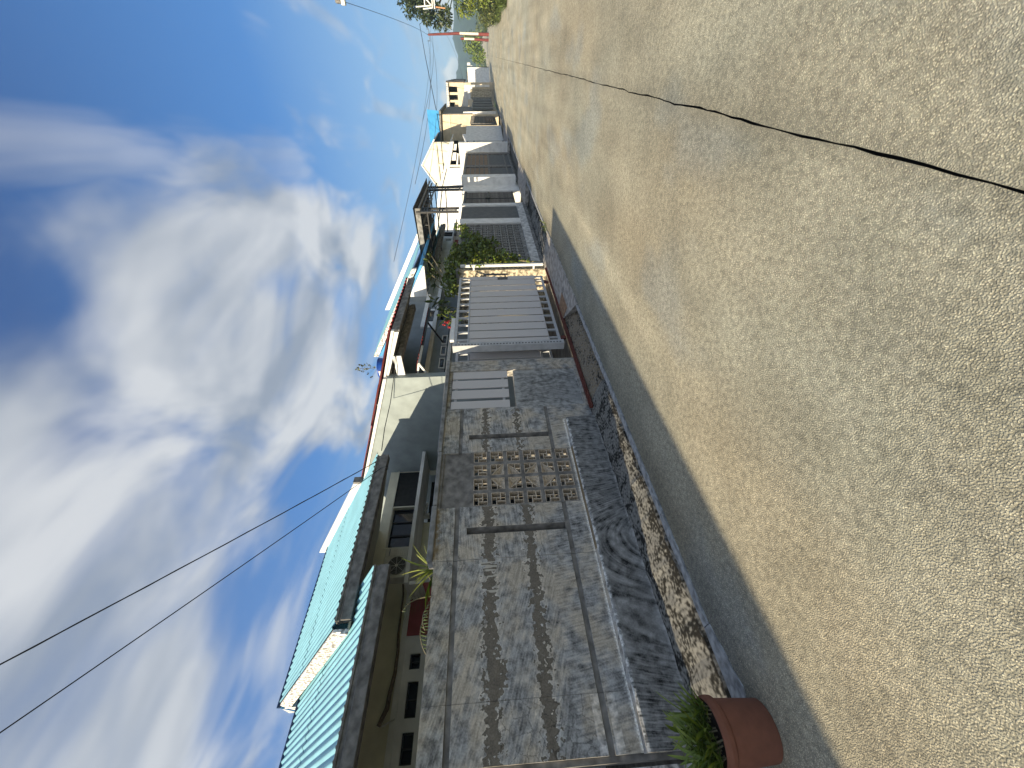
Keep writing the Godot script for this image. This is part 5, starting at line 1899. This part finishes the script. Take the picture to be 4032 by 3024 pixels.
	multi("crown", leaf_mesh(0.19, 0.085, 0.2, 0.1, 3, Color.WHITE, Color.WHITE), xf, co, M.leaf_dark, t)
	var bn := thing("banana_plant", "banana plant with broad torn yellow green leaves by the road at the right edge", "banana plant", Vector3(33.4, 0, 7.7))
	st = S()
	tube(st, [Vector3(33.4, -0.1, 7.7), Vector3(33.4, 1.4, 7.6), Vector3(33.4, 2.6, 7.5)], [0.16, 0.12, 0.08], 10)
	obj("stem", st, M.stem, bn)
	for e in [[Vector3(33.4, 2.7, 7.4), Vector3(0.2, 1.2, -0.9), 2.0, Color(0.23, 0.27, 0.06)], [Vector3(33.4, 2.7, 7.4), Vector3(-0.1, 0.75, -1.0), 1.9, Color(0.06, 0.11, 0.02)], [Vector3(33.4, 2.6, 7.4), Vector3(0.4, 0.4, -1.0), 1.5, Color(0.19, 0.24, 0.03)], [Vector3(33.4, 2.4, 7.4), Vector3(-0.5, 0.3, -0.9), 1.4, Color(0.20, 0.25, 0.03)], [Vector3(33.4, 2.7, 7.5), Vector3(0.3, 1.3, 0.5), 1.9, Color(0.12, 0.17, 0.03)], [Vector3(33.4, 2.6, 7.5), Vector3(-0.8, 0.8, 0.4), 1.8, Color(0.12, 0.17, 0.03)]]:
		mesh_obj("leaf", leaf_mesh(e[2], 0.42, 0.35, 0.18, 12, e[3], e[3] * 1.15), M.leaf, bn, aim(e[0] - bn.position, e[1]))
	var sh_leaf := leaf_mesh(0.14, 0.07, 0.3, 0.1, 3, Color.WHITE, Color.WHITE)
	for e in [["yellow_green_shrub", "yellow green leafy shrub beside the road below the banana leaves", Vector3(33.6, 0, 7.3), [[Vector3(33.6, 2.2, 7.0), Vector3(0.9, 0.7, 0.9), 900], [Vector3(33.4, 1.4, 7.3), Vector3(0.9, 0.8, 0.9), 800]], Color(0.15, 0.19, 0.025)], ["low_roadside_shrub", "dull green low shrub at the road edge, under the yellow green shrub", Vector3(34.5, 0, 6.9), [[Vector3(34.6, 0.75, 6.9), Vector3(1.6, 0.7, 0.8), 1100], [Vector3(37.0, 0.8, 6.7), Vector3(1.5, 0.7, 0.7), 800], [Vector3(41.0, 0.6, 6.9), Vector3(2.6, 0.6, 0.8), 900]], Color(0.085, 0.105, 0.028)], ["light_green_bush", "light green rounded bush beyond the red pole", Vector3(78, 0, 6.8), [[Vector3(78, 2.6, 6.4), Vector3(1.5, 1.4, 1.3), 700], [Vector3(80, 1.6, 5.0), Vector3(1.5, 1.2, 1.0), 500]], Color(0.13, 0.18, 0.03)]]:
		var sh := thing(e[0], e[1], "shrub", e[2])
		xf = []
		co = []
		strew(e[3], 1.0 if e[2].x < 60 else 2.2, e[4], 0.45, xf, co)
		multi("foliage", sh_leaf, xf, co, M.leaf, sh)
		st = S()
		for k in 4:
			tube(st, [e[2] + Vector3(rng.randf_range(-0.4, 0.4), -0.1, rng.randf_range(-0.3, 0.3)), e[2] + Vector3(rng.randf_range(-0.6, 0.6), 1.0, rng.randf_range(-0.5, 0.2))], [0.03, 0.012], 5)
		obj("stem", st, M.bark, sh)
	# grass of the shoulder and scrub on the flat ground behind
	xf = []
	co = []
	var blade := leaf_mesh(0.55, 0.05, 0.5, 0.15, 3, Color.WHITE, Color.WHITE)
	for i in 5200:
		var x := 26.0 + 70.0 * pow(rng.randf(), 1.3)
		var ze := polyfn(x, [[26.0, 6.6], [29.0, 6.75], [34.0, 6.5], [60.0, 8.4], [88.0, 8.2], [120.0, 9.5]])
		var z := ze + 0.02 + 2.2 * pow(rng.randf(), 1.6) - 0.5 * fr(int(x * 1.7), 2)
		xf.append(aim(Vector3(x, -0.03, z), Vector3(rng.randf_range(-0.7, 0.7), 1.0, rng.randf_range(-0.8, 0.5)), 0, rng.randf_range(0.5, 1.2)))
		var k := rng.randf_range(0.6, 1.4)
		co.append(Color(0.085 * k, 0.115 * k, 0.022 * k))
	var gr := multi("roadside_grass", blade, xf, co, M.leaf, self)
	tag(gr, "rough grass along the far edge of the road", "grass")
	xf = []
	co = []
	var blobs := []
	for i in 60:
		var x := rng.randf_range(150, 330)
		var z := rng.randf_range(-40, 60) * (x / 240.0)
		blobs.append([Vector3(x, 0.5, z), Vector3(rng.randf_range(4, 9), rng.randf_range(1.0, 2.8), rng.randf_range(4, 10)), 130])
	strew(blobs, 6.5, Color(0.085, 0.105, 0.02), 0.5, xf, co)
	var sc := multi("distant_scrub", sh_leaf, xf, co, M.leaf, self)
	tag(sc, "band of scrub on the flat ground before the wooded hills", "scrub")

	# rusted pole with crossarm and the white frame in the tree
	var po := thing("red_utility_pole", "rust red utility pole with a crossarm at the far right of the road", "utility pole", Vector3(70, 0, 7.1))
	st = S()
	tube(st, [Vector3(70, 0, 7.0), Vector3(70, 4.3, 7.08), Vector3(70, 8.1, 6.95)], [0.19, 0.16, 0.12], 8)
	obj("pole", st, M.pole_red, po)
	st = S()
	tube(st, [Vector3(69.9, 1.4, 7.05), Vector3(69.86, 3.9, 7.1)], 0.15, 8)
	obj("pale_sleeve", st, M.cream, po)
	st = S()
	bar(st, Vector3(70, 7.95, 6.3), Vector3(70, 8.0, 7.55), 0.1, 0.08)
	for z in [6.32, 6.95, 7.5]:
		tube(st, [Vector3(70, 7.98, z), Vector3(70, 8.25, z)], 0.05, 6)
	obj("crossarm", st, M.wire_pale, po)
	po = thing("short_red_pole", "shorter rust red pole with a pale band beside the utility pole", "pole", Vector3(72, 0, 6.6))
	st = S()
	tube(st, [Vector3(72, 0, 6.5), Vector3(72, 3.9, 6.65)], [0.16, 0.13], 8)
	obj("pole", st, M.pole_red, po)
	st = S()
	tube(st, [Vector3(71.9, 2.0, 6.6), Vector3(71.88, 3.4, 6.64)], 0.13, 8)
	obj("band", st, M.cream, po)
	var wf := thing("tube_stand", "white painted tube stand standing among the tree leaves at the right edge", "frame", Vector3(32, 0, 6.8))
	st = S()
	for e in [[Vector3(32, 5.07, 6.56), Vector3(32, 4.15, 6.62)], [Vector3(32, 4.54, 6.62), Vector3(32, 4.54, 7.1)], [Vector3(32, 4.15, 6.62), Vector3(32, 4.45, 6.9)], [Vector3(32, 4.11, 6.5), Vector3(32, 4.08, 7.2)], [Vector3(32, 3.99, 6.48), Vector3(32, 3.97, 7.2)], [Vector3(32, 4.66, 6.47), Vector3(32, 4.15, 6.52)], [Vector3(32, 5.07, 7.2), Vector3(32, 3.0, 7.2)]]:
		bar(st, e[0], e[1], 0.055, 0.055)
	obj("tubes", st, M.white, wf)
	st = S()
	bar(st, Vector3(32, 0, 7.2), Vector3(32, 3.6, 7.2), 0.09, 0.09)
	obj("post", st, M.white, wf)
	st = S()
	bar(st, Vector3(31.9, 3.9, 6.55), Vector3(31.9, 3.35, 6.5), 0.09, 0.06)
	obj("copper_strip", st, M.copper, wf)
	var la := thing("street_lamp", "street lamp head hanging in at the top right corner of the sky", "street lamp", Vector3(25, 0, 7.2))
	st = S()
	tube(st, [Vector3(25, 0, 7.4), Vector3(25, 7.0, 7.35), Vector3(25, 7.75, 7.0), Vector3(25, 7.72, 6.5)], [0.09, 0.07, 0.05, 0.04], 8)
	obj("arm", st, M.concrete, la)
	st = S()
	box(st, 24.85, 7.62, 6.08, 25.15, 7.86, 6.55, 0.03)
	obj("head", st, M.concrete_dark, la)
	st = S()
	box(st, 24.88, 7.44, 6.02, 25.12, 7.62, 6.22, 0.02)
	obj("lens", st, M.white, la)

# ---------------------------------------------------------------- wires
func sag(a: Vector3, b: Vector3, s: float, n := 14) -> Array:
	var p := []
	for i in n + 1:
		var t := float(i) / n
		p.append(a.lerp(b, t) - Vector3(0, s * 4.0 * t * (1.0 - t), 0))
	return p

func make_wires() -> void:
	var st := S()
	var a := Vector3(4.72, 3.70, -1.68)
	var b := Vector3(-3.5, 9.06, 2.45)
	var pts := sag(a, b, 0.16, 40)
	var p2 := []
	for i in pts.size():
		var w := Vector3(cos(i * 2.2), sin(i * 2.2), 0.0) * 0.004
		p2.append(pts[i] + w)
	tube(st, pts, 0.0075, 6)
	tube(st, p2, 0.0075, 6)
	tag(obj("service_cable", st, M.wire, self), "thick twisted black cable rising from the blue roof edge across the sky", "cable")
	st = S()
	tube(st, sag(Vector3(4.53, 3.57, -1.64), Vector3(-3.1, 7.40, 1.86), 0.08, 30), 0.006, 6)
	tag(obj("service_cable", st, M.wire, self), "thinner black cable running below the thick twisted one to the gutter", "cable")
	st = S()
	tube(st, [Vector3(4.53, 3.57, -1.64), Vector3(4.56, 3.45, -1.62), Vector3(4.50, 3.42, -1.63), Vector3(4.48, 3.5, -1.64)], 0.004, 5)
	tube(st, [Vector3(5.0, 3.66, -1.7), Vector3(5.6, 3.72, -1.72), Vector3(6.40, 3.74, -1.72), Vector3(6.50, 3.52, -0.95), Vector3(6.58, 3.46, -0.63), Vector3(6.94, 3.44, -0.63), Vector3(7.46, 3.48, -0.63), Vector3(8.1, 3.46, -0.63), Vector3(8.8, 3.49, -0.63)], 0.008, 6)
	tag(obj("wall_cable", st, M.wire, self), "black cable drooping over the pale blue end wall and along the gutter", "cable")
	st = S()
	var main := [Vector3(70, 8.2, 8.4), Vector3(60, 8.0, 7.4), Vector3(50, 6.7, 4.4), Vector3(40, 5.21, 0.68), Vector3(34, 4.55, 0.02), Vector3(26, 3.85, -1.79), Vector3(20.5, 3.42, -2.4), Vector3(19.4, 3.36, -2.3)]
	tube(st, main, 0.03, 6)
	tag(obj("overhead_cable", st, M.wire, self), "thick dark cable sagging along the far houses to the white gable", "cable")
	var lines := [
		[[70, 8.2, 6.95], [34, 9.6, 6.9], 0.6, 0.016, "pale wire from the top of the red utility pole to the street lamp"],
		[[70, 8.2, 6.4], [30, 6.3, -2.5], 0.7, 0.018, "wire from the utility pole crossing before the cream gable, the upper of two"],
		[[70, 8.0, 7.5], [28, 5.3, -2.6], 0.9, 0.016, "wire from the utility pole crossing the cream gable, the lower of two"],
		[[70, 7.6, 7.1], [40, 6.5, 0.2], 0.5, 0.018, "wire from the utility pole to the corner of the bright blue roof"],
		[[75, 6.0, 7.2], [50.5, 3.1, 2.2], 0.3, 0.015, "low wire running down from behind the utility pole to the white portal"],
		[[90, 9.5, 9.0], [25, 7.6, -6.0], 0.8, 0.015, "faint high wire over the cream gable towards the carport roof"]]
	for l in lines:
		st = S()
		tube(st, sag(Vector3(l[0][0], l[0][1], l[0][2]), Vector3(l[1][0], l[1][1], l[1][2]), l[2], 20), l[3], 5)
		tag(obj("overhead_wire", st, M.wire_pale, self), l[4], "wire")

func _ready() -> void:
	rng.seed = 4711
	var exposure := 2.0
	var cam := Camera3D.new()
	cam.name = "camera"
	add_child(cam)
	# the photograph was taken with the camera turned on its side: the picture's right is down
	cam.transform = Transform3D(Basis(Vector3(-0.0660178, -0.99781675, 0.00184157), Vector3(0.63852315, -0.04082775, 0.76851889), Vector3(-0.76676583, 0.05191181, 0.63982445)).orthonormalized(), Vector3(0, 1.5, 4.0))
	cam.fov = 89.86
	cam.near = 0.05
	cam.far = 4000.0
	cam.current = true
	var env := Environment.new()
	var sky := Sky.new()
	var pano := PanoramaSkyMaterial.new()
	pano.panorama = ImageTexture.create_from_image(sky_image(1.0 / exposure))
	sky.sky_material = pano
	env.background_mode = Environment.BG_SKY
	env.sky = sky
	env.tonemap_mode = Environment.TONE_MAPPER_LINEAR
	env.tonemap_exposure = exposure
	env.sdfgi_enabled = true
	env.ssao_enabled = true
	env.ssil_enabled = true
	env.fog_enabled = true
	env.fog_density = 0.0009
	env.fog_light_color = Color(0.62, 0.74, 0.82)
	var we := WorldEnvironment.new()
	we.name = "environment"
	we.environment = env
	add_child(we)
	var sun := DirectionalLight3D.new()
	sun.name = "sun"
	sun.light_energy = 1.35
	sun.light_color = Color(1.0, 0.93, 0.80)
	sun.light_angular_distance = 0.6
	sun.shadow_enabled = true
	add_child(sun)
	sun.transform = Transform3D(Basis.looking_at(-Vector3(-6.6, 3.3, -1.0).normalized(), Vector3.UP), Vector3(0, 30, 0))

	make_materials()
	make_ground()
	make_house_one()
	make_house_two()
	make_house_three()
	make_far_houses()
	make_near_fence()
	make_gate()
	make_far_fences()
	make_plants()
	make_wires()
